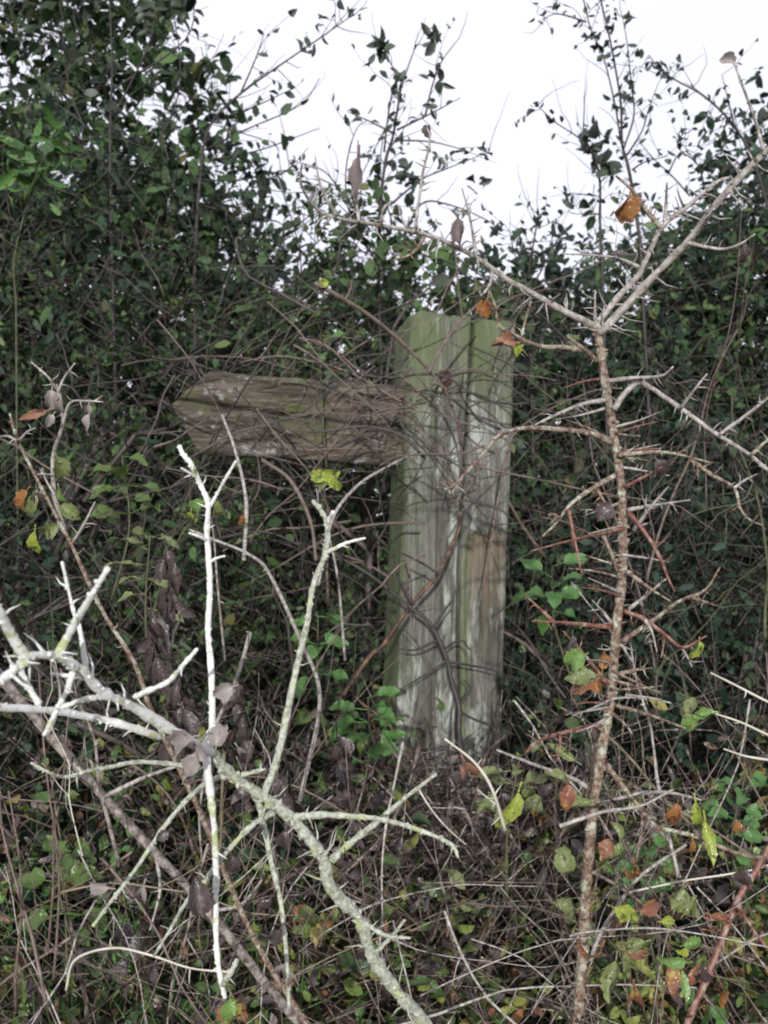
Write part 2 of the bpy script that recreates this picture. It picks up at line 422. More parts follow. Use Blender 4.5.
def make_post(root):
    H = PTOP + .35
    nr = 230
    seg = []                                # cross-section: front (dense), right, back, left
    nf, nsd, nb = 96, 22, 8
    for i in range(nf): seg.append(('f', i / nf))
    for i in range(nsd): seg.append(('r', i / nsd))
    for i in range(nb): seg.append(('b', i / nb))
    for i in range(nsd): seg.append(('l', i / nsd))
    k = len(seg)
    v, bare, algae, crack = [], [], [], []
    zs = -.35 + H * np.linspace(0, 1, nr)
    zbreak = CAMZ - (531 - 512) / FPX * PY
    for z in zs:
        h = z - PTOP
        for s, u in seg:
            hw, hd = PW / 2, PD / 2
            if s == 'f': x, y = -hw + PW * u, -hd
            elif s == 'r': x, y = hw, -hd + PD * u
            elif s == 'b': x, y = hw - PW * u, hd
            else: x, y = -hw, hd - PD * u
            # worn corners
            r = .009 + .010 * max(0, nz(x * 9, y * 9, z * 8) + .1) + .004 * abs(nz(x * 5, 2, z * 30))
            cx, cy = max(abs(x) - (hw - r), 0), max(abs(y) - (hd - r), 0)
            if cx > 0 and cy > 0:
                l = math.hypot(cx, cy)
                f = r / l if l > r else 1
                x = math.copysign(hw - r + cx * f, x); y = math.copysign(hd - r + cy * f, y)
            bz = al = ck = 0.0
            d = .0018 * nz(x * 55, y * 55, z * 2.2) + .0012 * nz(x * 150, y * 150, z * 5) + .004 * nz(x * 14, y * 14, z * 1.6) + .0014 * nz(x * 40, y * 40, z * 12)
            if s == 'f':
                # the deep drying crack that runs the whole length
                xc = .012 + .010 * nz(3.1, 0, z * 2.4) + .003 * nz(1, 5, z * 14)
                wid = .0030 + .0022 * nz(7, 0, z * 3.3)
                g = math.exp(-((x - xc) / wid) ** 2)
                d -= .018 * g; ck = max(ck, min(.9, g * 1.0 - .12))
                # fine shakes
                for o_, wd, ph in ((-.045, .0016, 2), (.048, .0016, 5), (-.068, .0012, 9)):
                    xo = o_ + .005 * nz(ph, 0, z * 2)
                    amp = max(0, nz(ph, 3, z * 2.6)) * 1.6
                    g = amp * math.exp(-((x - xo) / wd) ** 2)
                    d -= .006 * g; ck = max(ck, min(1, g * .8))
                # strip split away on the right below the break
                edge = xc + .012 + .005 * nz(2, 9, z * 4)
                zb = zbreak + .016 * nz(x * 170, 1, 0) + .010 * nz(x * 60, 7, 0) + .006 * nz(x * 420, 3, 0)
                if x > edge and z < zb:
                    t = min(1, (x - edge) / .004) * min(1, (zb - z) / .005)
                    d -= .011 * t
                    fade = max(0, 1 - (zb - z) / (.17 + .14 * nz(x * 70, 4, 2))) * (1.0 + .7 * nz(x * 110, 2, 3))
                    bz = t * min(1, fade * 1.25) * .9
                al += .06 + .27 * max(0, min(1, (h + .24) / .14)) + .20 * max(0, -(x + .03) / .05)
                al += .34 * math.exp(-((x - xc - .012) / .012) ** 2) * (1 if z < zbreak else .2)
            else:
                al += .62 if s == 'l' else .2
            if s == 'f': y -= d
            elif s == 'r': x += d
            elif s == 'l': x -= d
            else: y += d
            top = 0
            if z > PTOP - .05: top = (.014 * nz(x * 45, y * 45, 1) - .006 - (.007 if x > .016 else 0)) * (z - PTOP + .05) / .05
            v.append((x, y, z + top)); bare.append(max(0, bz)); algae.append(al); crack.append(max(0, ck))
    nring = len(zs)
    # top cap: shrinking rings
    last = np.array(v[-k:])
    for f, dz in ((.93, .006), (.6, .009), (.25, .010)):
        for (x, y, z) in last:
            v.append((x * f, y * f, z + dz + .006 * nz(x * 60 * f, y * 60 * f, 4))); bare.append(0); algae.append(.5); crack.append(0)
    nring += 3
    v.append((0, 0, PTOP + .010)); bare.append(0); algae.append(.5); crack.append(0)
    q = [[j * k + i, j * k + (i + 1) % k, (j + 1) * k + (i + 1) % k, (j + 1) * k + i] for j in range(nring - 1) for i in range(k)]
    e = (nring - 1) * k
    t = [[e + i, e + (i + 1) % k, len(v) - 1] for i in range(k)]
    v = np.array(v)
    c, s_ = math.cos(ROT), math.sin(ROT)
    x = v[:, 0] * c - v[:, 1] * s_; y = v[:, 0] * s_ + v[:, 1] * c
    x = x + math.tan(LEAN) * (v[:, 2] - 1.5)
    v = np.stack([x, y, v[:, 2]], -1) + np.array([PXC, PY + PD / 2, 0])
    mb = MB(); mb.add(v, q, t)
    return mb.build('post', M['post'], root, attr={'bare': bare, 'algae': algae, 'crack': crack})


def make_board(root):
    """The finger: a thick plank with a pointed end, let into the left side of the post."""
    Lb, Hb, Tb = .455, .148, .042
    ns, nf = 150, 54
    v, crack = [], []
    xtip = 0.0
    for i in range(ns + 1):
        s = Lb * i / ns
        top = Hb * .5 if s > .062 else -.5 * .0 + .012 + (Hb * .5 - .012) * (s / .062)
        bot = -Hb * .5 if s > .052 else .004 - (Hb * .5 + .004) * (s / .052)
        top += .0025 * nz(s * 30, 1, 0) + .003 * nz(s * 9, 1, 4); bot += .004 * nz(s * 22, 5, 0)
        zc = .020 - .062 * s + .004 * nz(s * 14, 0, 3)
        for side in ('f', 'b'):
            for j in range(nf):
                t = j / (nf - 1) if side == 'f' else 1 - j / (nf - 1)
                z = bot + (top - bot) * t
                edge = min(t, 1 - t) * (top - bot)
                rnd = .006
                d = -(rnd - math.sqrt(max(0, rnd * rnd - max(0, rnd - edge) ** 2)))
                ck = 0.0
                if side == 'f':
                    w = .0026 + .0014 * nz(s * 11, 2, 8)
                    g = math.exp(-((z - zc) / w) ** 2) * min(1, max(.15, 1.15 - abs(s - .17) / .30))
                    d -= .022 * g; ck = min(1, g * 1.4)
                    z2 = -.034 + .03 * s + .004 * nz(s * 13, 4, 1)
                    g2 = max(0, nz(s * 8, 3, 1) + .25) * math.exp(-((z - z2) / .0017) ** 2)
                    d -= .008 * g2; ck = max(ck, min(1, g2 * 1.4))
                    d += .0024 * nz(s * 7, 0, z * 110) + .0016 * nz(s * 16, 3, z * 260) + .003 * nz(s * 18, 6, z * 24)
                y = -Tb / 2 - d if side == 'f' else Tb / 2 + d
                v.append((s, y, z)); crack.append(max(0, ck))
    k = nf * 2
    q = [[i * k + j, i * k + (j + 1) % k, (i + 1) * k + (j + 1) % k, (i + 1) * k + j] for i in range(ns) for j in range(k)]
    caps = [[j, k - 1 - j, k - 2 - j, j + 1] for j in range(nf - 1)]
    e = ns * k
    caps += [[e + j, e + j + 1, e + k - 2 - j, e + k - 1 - j] for j in range(nf - 1)]
    v = np.array(v)
    a, yaw = math.radians(-3.6), math.radians(4)
    x = v[:, 0] * math.cos(a) - v[:, 2] * math.sin(a); z = v[:, 0] * math.sin(a) + v[:, 2] * math.cos(a)
    xx = x * math.cos(yaw) - v[:, 1] * math.sin(yaw); yy = x * math.sin(yaw) + v[:, 1] * math.cos(yaw)
    p0 = at(171, 410, PY - .005)
    v = np.stack([xx, yy + .02, z], -1) + p0
    mb = MB(); mb.add(v, q + caps)
    o = mb.build('finger_board', M['board'], root, attr={'crack': crack})
    # moss cushions on the finger
    ms = MB()
    for (px, py, r) in ((318, 427, .010), (330, 431, .012), (325, 437, .009), (341, 425, .008), (308, 432, .007), (246, 455, .007), (258, 457, .006)):
        c = at(px, py, PY - .004)
        n = 420
        d = rand_unit(n); d[:, 1] = -np.abs(d[:, 1]) * .6
        p = c + d * r * RNG.uniform(.2, 1, (n, 1)) * np.array([1.3, .5, .8])
        leaves(ms, p, d + rand_unit(n) * .6, rand_unit(n), RNG.uniform(.002, .0045, n), RNG.uniform(.001, .002, n))
    ms.build('moss', M['moss'], o)
    # a bolt head through the finger
    bt = MB()
    c = at(231, 433, PY - .006)
    tube(bt, [c + [0, .012, 0], c + [0, .001, 0], c + [0, -.002, 0], c + [0, -.003, 0]], [.004, .004, .0034, .001], 8)
    bt.build('bolt', M['rust'], root)


fp = thing('fingerpost', (PXC, PY + PD / 2, 0), 'weathered square wooden signpost with one pointed board, standing in the hedge', 'signpost')
make_post(fp)
make_board(fp)
kn = MB()   # rotten knot in the face of the post, with the rusty end of a fixing
c = at(446, 378, PY - .003)
for i in range(9):
    p = c + np.array([RNG.uniform(-.010, .010), RNG.uniform(-.004, .002), RNG.uniform(-.012, .010)])
    tube(kn, [p, p + rand_unit(1)[0] * .012, p + rand_unit(1)[0] * .02], [.007, .009, .004], 6, .35)
kn.build('rusty_fixing', M['rust'], fp)


# ---------------------------------------------------------- traced branches
def trace(pts, y0, y1, per=5, wob=.004):
    P = np.array(pts, float)
    if P.shape[1] == 2:
        t = np.concatenate([[0], np.cumsum(np.hypot(*np.diff(P, axis=0).T))]); t /= t[-1]
        Y = y0 + (y1 - y0) * t
        if len(P) > 2: Y[1:-1] += RNG.normal(0, wob, len(P) - 2)
    else:
        Y = P[:, 2]
    return spline([at(a, b, y) for (a, b), y in zip(P[:, :2], Y)], per)


def taper(n, a, b): return np.linspace(a, b, n)


def thorns(mb, C, n, l0, l1, r, k=5, lo=.05, hi=.86, spread=1.0):
    """Short tapering thorns and spurs standing off the stem C."""
    T = unit(np.gradient(C, axis=0))
    for _ in range(n):
        i = int(RNG.uniform(lo, hi) * (len(C) - 1))
        d = rand_unit(1)[0]; d -= T[i] * np.dot(d, T[i]); d[1] *= .5
        d = unit(unit(d) * spread + T[i] * RNG.uniform(.1, .6))
        l = RNG.uniform(l0, l1)
        b = rand_unit(1)[0] * l * .12
        tube(mb, [C[i], C[i] + d * l * .5 + b, C[i] + d * l], [r, r * .6, r * .15], k)


def knobs(mb, C, n, r):
    for _ in range(n):
        i = int(RNG.uniform(.02, .98) * (len(C) - 1))
        d = rand_unit(1)[0]; d[1] = -abs(d[1])
        tube(mb, [C[i], C[i] + d * r * 1.2, C[i] + d * r * 1.8], [r * .8, r * .7, r * .2], 5, .25)


def shoot(root, name, pts, y0, y1, r0, r1, mat, nth=0, th=(.006, .016), tr=.0011, lump=.10, kn=0, k=8, per=6, label=None):
    """One woody shoot of a plant; radii in photo pixels at that depth."""
    C = trace(pts, y0, y1, per)
    mb = MB()
    R = taper(len(C), .84 * r0, .80 * r1) * C[:, 1] / FPX
    tube(mb, C, R, k, lump)
    if nth: thorns(mb, C, nth, th[0], th[1], tr)
    if kn: knobs(mb, C, kn, float(np.mean(R)) * .8)
    o = mb.build(name, M[mat], root)
    if label: o['label'] = label
    return C


def hang_leaf(root, px, py, y, lpx, wpx, mat, ang=270, bend=.6, fold=.25, face=None, label=None, twist=0.0):
    """A single leaf whose blade is centred near that pixel; ang is the picture direction it points to."""
    a = math.radians(ang)
    d = np.array([math.cos(a), RNG.uniform(-.35, .35), math.sin(a)])
    L, W = lpx * y / FPX, wpx * y / FPX
    c = at(px, py, y)
    n = np.array([RNG.uniform(-.5, .5), -1, RNG.uniform(-.2, .6)]) if face is None else np.array(face, float)
    mb = MB()
    hero_leaf(mb, c - unit(d) * L * .72, d, n, L, W, bend, fold, twist)
    o = mb.build('leaf', M[mat], root)
    if label: o['label'] = label
    return o


# ---- the pale lichened branch reaching in from the lower left
pa = thing('lichened_branch', at(470, 1100, .78), 'pale lichen-crusted thorny branch forking across the lower left foreground', 'branch')
shoot(pa, 'stem', [(500, 1130, .80), (425, 1024, .74), (398, 993, .72), (372, 956, .70), (360, 920, .69), (331, 888, .67), (322, 857, .66), (293, 820, .65), (264, 797, .64), (235, 777, .63), (204, 745, .61)], 0, 0, 7.6, 6.2, 'lichen_bark', 26, (.005, .022), .0010, .24, 60, 10, 9, 'grey-green lower stem with yellow-green lichen')
shoot(pa, 'limb', [(212, 754, .613), (184, 738, .58), (137, 709, .54), (103, 692, .51), (81, 671, .49), (59, 657, .47), (31, 656, .45), (19, 666, .44), (0, 681, .43), (-40, 706, .41)], 0, 0, 6.2, 5.0, 'pale_bark', 16, (.005, .016), .0010, .22, 50, 10, 9)
A = [  # points, depth along, radii
    ([(24, 655), (9, 631), (0, 612), (-18, 586)], .447, .42, 8, 6),
    ([(58, 655), (68, 636), (78, 618), (93, 593), (108, 568)], .468, .44, 7, 4.5),
    ([(87, 672), (80, 631), (73, 609), (62, 562)], .50, .50, 4.5, 2.6),
    ([(19, 668), (28, 686), (39, 704)], .44, .44, 5, 5),
    ([(73, 672), (67, 690), (59, 706), (44, 735)], .48, .47, 5, 3),
    ([(72, 676), (62, 675), (52, 674)], .48, .475, 3.5, 2.5),
    ([(160, 737), (130, 727), (100, 719), (53, 711), (0, 707), (-40, 703)], .57, .46, 6, 6),
    ([(104, 696), (84, 700), (56, 709)], .515, .50, 5, 4),
    ([(134, 697), (150, 690), (169, 681), (184, 664), (197, 649)], .54, .53, 4.5, 3.5),
    ([(200, 767), (170, 764), (137, 762), (110, 767), (88, 771), (66, 777), (48, 772), (31, 763)], .61, .55, 4, 2.2),
    ([(207, 750), (212, 725), (211, 670), (208, 630), (210, 586), (207, 533), (208, 505), (200, 484), (191, 464), (184, 456), (179, 446)], .61, .62, 5.5, 3.4),
    ([(210, 506), (217, 494), (226, 478), (236, 461)], .62, .61, 3.4, 2),
    ([(194, 476), (188, 472), (181, 468)], .62, .61, 2.6, 1.4),
    ([(206, 540), (198, 536), (189, 533)], .62, .61, 3, 1.4),
    ([(210, 562), (217, 558), (225, 556)], .62, .615, 2.8, 1.6),
    ([(206, 750), (208, 772), (214, 827), (216, 868), (216, 935), (220, 975), (225, 998)], .61, .60, 6, 3.5),
    ([(222, 985), (229, 975), (237, 960)], .60, .59, 5, 4),
    ([(264, 795), (273, 770), (281, 743), (297, 665), (307, 624), (313, 586), (326, 552), (327, 524), (321, 511), (313, 501)], .64, .66, 6, 3.4),
    ([(328, 552), (336, 548), (346, 543), (365, 538)], .66, .65, 3.6, 2),
    ([(326, 526), (329, 520), (333, 512)], .66, .65, 4, 3),
    ([(294, 817), (320, 815), (347, 816), (385, 820), (427, 833), (452, 845), (458, 857)], .65, .62, 6, 2.2),
    ([(332, 860), (354, 840), (377, 822), (405, 798), (436, 774)], .665, .64, 6, 2.6),
    ([(274, 812), (250, 827), (222, 858), (204, 882), (185, 904), (170, 930), (154, 956)], .645, .60, 5, 2),
    ([(232, 776), (218, 778), (202, 786), (181, 806), (160, 833), (133, 873), (112, 900), (93, 926)], .63, .56, 5, 2.5),
    ([(236, 776), (250, 773), (265, 769)], .63, .63, 4, 3),
    ([(254, 794), (260, 808), (270, 856), (281, 904), (287, 961), (289, 1008)], .64, .61, 5.5, 2.4),
    ([(362, 921), (385, 935), (410, 938)], .69, .68, 4, 2),
    ([(372, 956), (390, 938), (405, 920)], .70, .68, 4, 2),
]
for pts, y0, y1, r0, r1 in A:
    ln = math.hypot(pts[0][0] - pts[-1][0], pts[0][1] - pts[-1][1])
    lower = pts[0][1] > 765 and pts[0][0] > 190
    shoot(pa, 'side_shoot', pts, y0, y1, r0 * .78, r1 * .82, 'lichen_bark' if lower else 'pale_bark', int(ln / 28), (.003, .010), .0008, .18, int(ln / 9), 8, 8)
for px, py, y, l, w, ang, mt in [
    (222, 691, .60, 24, 17, 200, 'grey_leaf'), (191, 766, .58, 26, 18, 250, 'grey_leaf'), (180, 738, .56, 30, 22, 190, 'grey_leaf'),
    (197, 752, .58, 22, 18, 120, 'grey_leaf'), (219, 735, .59, 25, 18, 75, 'grey_leaf'), (283, 847, .63, 32, 15, 262, 'dead_leaf'),
    (256, 837, .62, 22, 15, 250, 'dead_leaf'), (235, 864, .60, 18, 14, 290, 'dead_leaf'), (198, 897, .58, 38, 24, 95, 'dead_leaf'),
    (343, 868, .64, 22, 13, 275, 'dead_leaf'), (268, 907, .60, 16, 15, 250, 'dead_leaf'), (277, 938, .60, 18, 15, 250, 'dead_leaf'),
    (280, 972, .59, 20, 16, 240, 'grey_leaf'), (294, 982, .60, 26, 12, 285, 'grey_leaf'), (139, 897, .56, 26, 12, 250, 'grey_leaf'),
    (97, 886, .54, 26, 12, 170, 'grey_leaf'), (162, 836, .56, 16, 10, 215, 'dead_leaf'), (243, 755, .62, 22, 8, 300, 'grey_leaf')]:
    hang_leaf(pa, px, py, y, l, w, mt, ang, RNG.uniform(.4, 2.4), RNG.uniform(.2, .8), twist=RNG.uniform(-1.2, 1.2))
hang_leaf(pa, 228, 1012, .62, 26, 14, 'green_leaf', 262, label='green leaf at the foot of a pale shoot')

# ---- the upright thorny stem on the right
pb = thing('thorny_stem', at(572, 1300, .86), 'upright brown thorny stem with red spurs standing right of the signpost', 'thorn stem')
shoot(pb, 'stem', [(566, 1300), (573, 1090), (577, 1024), (582, 962), (585, 906), (589, 851), (595, 795), (603, 742), (609, 711), (614, 664), (617, 624), (622, 577), (623, 530), (621, 486), (613, 429), (606, 389), (599, 340), (596, 322)], .86, .82, 6.9, 4.9, 'thorn_bark', 80, (.004, .012), .0008, .13, 70, 10, 8)
for k in range(36):            # long straight spines along the middle of the stem
    py = RNG.uniform(370, 760); pxs = np.interp(py, [340, 389, 429, 486, 530, 577, 624, 664, 711, 760], [599, 606, 613, 621, 623, 622, 617, 614, 609, 602])
    sg = RNG.choice([-1, 1]); ln = RNG.uniform(16, 56); up = RNG.uniform(-.5, .5)
    shoot(pb, 'thorn', [(pxs, py), (pxs + sg * ln * .5, py - up * ln * .5 + RNG.uniform(-2, 2)), (pxs + sg * ln, py - up * ln)], .83, .83 + RNG.uniform(-.05, .03), 2.0, .5, RNG.choice(['thorn_bark', 'grey_twig', 'red_twig'], p=[.45, .35, .2]), 2, (.003, .008), .0006, .08, 2, 6)
LIMBS = [
    ([(597, 328), (578, 318), (560, 309), (530, 292), (509, 281), (484, 263), (459, 248), (427, 235), (384, 226), (337, 218), (315, 207), (301, 184), (302, 163)], .82, .66, 4.6, 1.4),
    ([(599, 334), (604, 329), (627, 305), (654, 276), (689, 240), (718, 202), (747, 170), (768, 150), (800, 118)], .82, .70, 5, 3.8),
    ([(597, 324), (619, 296), (638, 276), (651, 249), (663, 226), (689, 205), (715, 183), (731, 177)], .82, .78, 4.2, 1.8),
]
for pts, y0, y1, r0, r1 in LIMBS:
    shoot(pb, 'limb', pts, y0, y1, r0, r1, 'grey_twig', 26, (.008, .026), .0010, .10, 26)
shoot(pb, 'side_shoot', [(763, 150), (758, 130), (753, 114), (739, 76), (735, 64)], .71, .70, 2.2, 1.3, 'grey_twig', 3, (.003, .008), .0006)
BT = [  # grey-brown twigs
    ([(337, 216), (326, 198), (319, 180), (315, 156)], .68, .66, 2.0, .9), ([(359, 221), (356, 200), (357, 178), (358, 140)], .69, .68, 1.8, .9),
    ([(415, 228), (419, 200), (423, 172), (430, 141), (427, 127)], .71, .70, 1.9, .9), ([(424, 238), (416, 250), (405, 257), (393, 260)], .72, .70, 2.0, .9),
    ([(476, 253), (473, 235), (469, 214), (462, 188)], .74, .72, 2.0, .8), ([(381, 225), (383, 210), (390, 202)], .70, .69, 1.8, .9),
    ([(493, 270), (490, 284), (484, 293)], .75, .74, 2.2, 1.5), ([(596, 361), (588, 352), (576, 343), (566, 336)], .82, .80, 2.8, 1.2),
    ([(580, 350), (562, 347), (544, 347), (530, 343), (515, 335), (500, 326), (495, 306), (488, 288)], .81, .76, 3, 1.6),
    ([(521, 338), (526, 318), (531, 301)], .79, .78, 1.6, 1.0), ([(523, 345), (518, 352), (513, 361)], .79, .78, 1.6, .9),
    ([(689, 243), (706, 247), (724, 249), (740, 244), (755, 234)], .76, .74, 2.2, 1.0), ([(639, 267), (628, 262), (616, 258), (590, 255), (563, 254)], .80, .77, 2.2, .9),
    ([(665, 222), (666, 205), (667, 183)], .80, .79, 2.4, 1.2),
    ([(595, 322), (595, 308), (595, 290)], .82, .81, 2, 1.3),
    ([(608, 381), (632, 378), (661, 376), (673, 367)], .82, .79, 2.8, 1.2),
    ([(614, 409), (628, 390), (643, 384), (676, 405), (712, 431), (747, 453), (768, 470), (800, 492)], .82, .76, 3.2, 2.4),
    ([(681, 408), (694, 390), (707, 374)], .79, .77, 1.8, 1.2), ([(720, 434), (745, 416), (768, 398), (790, 380)], .78, .76, 2, 1.6), ([(751, 455), (768, 440), (785, 428)], .77, .76, 1.8, 1.6),
    ([(606, 400), (580, 405), (549, 418), (535, 425)], .82, .79, 2.8, 1.0),
    ([(611, 443), (593, 434), (566, 430), (527, 428), (500, 435), (478, 460), (456, 483), (446, 489), (437, 487)], .82, .74, 3.3, 1.0), ([(462, 478), (452, 492), (448, 492)], .75, .74, 1.4, .8),
    ([(619, 455), (650, 452), (676, 454), (712, 463)], .82, .79, 3, 1.0), ([(690, 459), (712, 475), (734, 488), (740, 508), (750, 520), (762, 525)], .80, .77, 2.4, 1.0), ([(734, 488), (745, 480), (757, 474)], .78, .77, 1.7, .9),
    ([(616, 475), (593, 488), (571, 504), (558, 521), (543, 536)], .82, .79, 3, 1.2), ([(560, 518), (553, 514), (548, 515)], .795, .79, 1.6, .9),
    ([(628, 510), (655, 505), (690, 500)], .82, .79, 2.6, .8), ([(634, 530), (650, 508), (668, 487)], .82, .80, 2.4, 1.0),
    ([(629, 609), (648, 594), (666, 579)], .83, .81, 2.4, 1.0), ([(622, 641), (651, 622), (678, 602), (705, 590), (720, 567)], .83, .79, 3, 1.2), ([(692, 598), (703, 601), (713, 604)], .80, .79, 1.6, .8),
    ([(611, 622), (602, 611), (592, 600)], .83, .82, 2.0, .8), ([(619, 674), (635, 670), (652, 668)], .83, .82, 2.6, .9),
    ([(614, 705), (644, 713), (685, 728)], .84, .80, 2.4, 1.2), ([(626, 695), (650, 698), (671, 703)], .84, .82, 1.8, 1.0),
    ([(645, 620), (652, 632), (657, 652)], .82, .81, 2, .9), ([(664, 635), (663, 648), (661, 658)], .82, .81, 1.6, .8), ([(681, 647), (688, 658), (692, 667)], .81, .80, 1.4, .8),
    ([(588, 788), (574, 779), (530, 763), (497, 750)], .84, .78, 3, 1.4), ([(599, 804), (643, 793), (672, 793), (701, 800)], .85, .80, 2.4, 1.2),
    ([(606, 764), (621, 784), (643, 812), (668, 840)], .84, .80, 3.4, 1.6), ([(560, 826), (602, 812), (640, 806), (672, 790)], .80, .78, 2.6, 1.2),
    ([(651, 826), (693, 836), (740, 854), (768, 858)], .81, .78, 2.6, 2), ([(643, 812), (640, 840), (636, 862)], .82, .81, 2, 1.0),
]
RT = [  # young red spurs
    ([(626, 486), (644, 477), (662, 467)], .82, .80, 2.2, .8), ([(624, 528), (602, 533), (580, 538), (531, 551)], .82, .77, 2.8, .7), ([(629, 513), (646, 534), (661, 560), (668, 578), (675, 592)], .82, .79, 2.8, 1.0),
    ([(597, 489), (605, 503), (613, 518)], .82, .81, 2.0, .9), ([(569, 510), (573, 532), (578, 556), (582, 576)], .80, .79, 2.2, .8), ([(602, 533), (611, 553), (617, 571)], .82, .82, 2.4, 1.6),
    ([(628, 572), (648, 587), (670, 601)], .82, .80, 2.6, 1.0), ([(624, 611), (644, 619), (664, 634), (681, 647), (694, 643), (706, 636)], .83, .79, 3, 1.0),
    ([(611, 627), (577, 624), (554, 622), (532, 621)], .83, .79, 2.8, .8), ([(554, 622), (540, 609), (525, 595)], .80, .79, 2.4, .9),
    ([(607, 684), (587, 658), (563, 631)], .83, .80, 2.8, 1.0), ([(606, 723), (570, 731), (540, 740), (526, 752)], .84, .79, 3, 1.2), ([(560, 734), (560, 748), (556, 762)], .80, .79, 1.6, .8),
    ([(661, 228), (648, 213), (633, 191), (616, 176)], .79, .78, 3, 1.4), ([(611, 712), (626, 725), (632, 734)], .84, .83, 1.8, 1.0),
]
for L_, mt in ((BT, 'grey_twig'), (RT, 'red_twig')):
    for pts, y0, y1, r0, r1 in L_:
        ln = math.hypot(pts[0][0] - pts[-1][0], pts[0][1] - pts[-1][1])
        sh = 'thorn_bark' if RNG.uniform() < (.5 if mt == 'grey_twig' else .3) else mt
        shoot(pb, 'side_shoot', pts, y0, y1, r0 + .35, r1, sh, (1 + int(ln / 15)) if sh == 'red_twig' else (2 + int(ln / 11)), (.003, .013), .0007, .10, int(ln / 12), 7)
for px, py, y, l, w, ang, mt, lb in [
    (574, 659, .80, 22, 20, 200, 'green_leaf', None), (580, 677, .81, 30, 18, 190, 'olive_leaf', None), (597, 682, .82, 22, 13, 100, 'orange_leaf', 'orange leaf against the stem'),
    (578, 691, .81, 34, 12, 215, 'brown_leaf', None), (604, 658, .82, 22, 12, 80, 'orange_leaf', None), (699, 652, .79, 20, 8, 262, 'yellow_leaf', None),
    (691, 704, .80, 20, 12, 60, 'olive_leaf', None), (704, 715, .80, 26, 11, 5, 'green_leaf', None), (690, 723, .80, 20, 16, 280, 'green_leaf', None),
    (485, 309, .76, 20, 15, 280, 'orange_leaf', 'withered orange leaf hanging from the left limb'), (503, 345, .77, 24, 14, 190, 'brown_leaf', None), (514, 350, .78, 14, 12, 330, 'yellow_leaf', None),
    (357, 178, .68, 40, 14, 265, 'mauve_leaf', 'long dull purple leaf hanging from the left limb'), (459, 232, .73, 24, 13, 275, 'mauve_leaf', None), (427, 130, .70, 16, 9, 110, 'dead_leaf', None),
    (627, 207, .78, 28, 20, 255, 'orange_leaf', 'orange leaf curled under the right limb'), (728, 60, .70, 15, 12, 150, 'grey_leaf', None), (745, 255, .74, 24, 8, 265, 'dead_leaf', None),
    (618, 256, .78, 22, 9, 185, 'dead_leaf', None), (663, 470, .80, 22, 18, 300, 'dead_leaf', None), (604, 512, .81, 20, 18, 240, 'dead_leaf', None),
    (571, 645, .80, 20, 8, 260, 'dead_leaf', None), (699, 822, .79, 36, 12, 276, 'yellow_leaf', None), (709, 843, .79, 42, 12, 278, 'yellow_leaf', 'long bright yellow-green hanging leaf'),
    (675, 818, .80, 28, 13, 255, 'orange_leaf', None), (568, 798, .80, 26, 15, 270, 'red_leaf', None), (638, 880, .80, 32, 8, 285, 'orange_leaf', None),
    (628, 914, .80, 30, 18, 335, 'yellow_leaf', None), (654, 908, .80, 28, 13, 10, 'red_leaf', None), (676, 898, .80, 24, 20, 230, 'olive_leaf', None),
    (682, 951, .80, 12, 11, 200, 'yellow_leaf', None), (695, 944, .80, 20, 12, 15, 'green_leaf', None), (613, 980, .79, 38, 18, 262, 'olive_leaf', 'spotted olive leaf low on the stem'),
    (636, 1006, .79, 38, 15, 278, 'red_leaf', None), (672, 981, .80, 28, 15, 260, 'red_leaf', None), (682, 989, .80, 34, 11, 268, 'green_leaf', None),
    (593, 966, .80, 40, 10, 250, 'orange_leaf', None), (721, 920, .79, 24, 10, 335, 'red_leaf', None), (720, 931, .79, 26, 8, 350, 'brown_leaf', None),
    (511, 815, .79, 44, 14, 250, 'yellow_leaf', 'wet yellow-green leaf hanging beside the post foot'), (474, 777, .80, 36, 15, 300, 'brown_leaf', None), (565, 860, .80, 24, 20, 90, 'olive_leaf', None),
    (606, 850, .81, 22, 16, 250, 'brown_leaf', None), (632, 930, .80, 20, 12, 270, 'olive_leaf', None), (632, 946, .80, 26, 12, 200, 'olive_leaf', None), (632, 970, .80, 36, 14, 290, 'olive_leaf', None),
    (637, 955, .80, 24, 12, 340, 'brown_leaf', None), (690, 905, .80, 22, 14, 60, 'olive_leaf', None), (668, 921, .80, 14, 10, 0, 'yellow_leaf', None), (577, 806, .82, 30, 12, 200, 'olive_leaf', None),
    (552, 775, .81, 30, 11, 160, 'olive_leaf', None), (561, 752, .82, 30, 10, 150, 'olive_leaf', None), (618, 830, .82, 18, 9, 100, 'olive_leaf', None), (673, 962, .80, 30, 12, 170, 'green_leaf', None)]:
    hang_leaf(pb, px, py, y, l * 1.08, w * 1.0, mt, ang, RNG.uniform(-.6, 2.2), RNG.uniform(.2, .8), label=lb, twist=RNG.uniform(-1.2, 1.2))


# ---- other single plants near the camera
def small_plant(name, label, cat, stems, leafs=(), group=None, mat='grey_twig', nth=3):
    p0 = at(stems[0][0][0][0], stems[0][0][0][1], stems[0][1])
    r = thing(name, p0, label, cat, group)
    for i, s in enumerate(stems):
        pts, y0, y1, r0, r1 = s[:5]
        ln = math.hypot(pts[0][0] - pts[-1][0], pts[0][1] - pts[-1][1])
        shoot(r, 'stem' if i == 0 else 'side_shoot', pts, y0, y1, r0, r1, s[5] if len(s) > 5 else mat, nth + int(ln / 60), (.005, .012), .0008, .08, int(ln / 40), 7)
    for px, py, y, l, w, ang, mt in leafs:
        hang_leaf(r, px, py, y, l, w, mt, ang, RNG.uniform(.6, 2.0), RNG.uniform(.2, .6), twist=RNG.uniform(-1, 1))
    return r


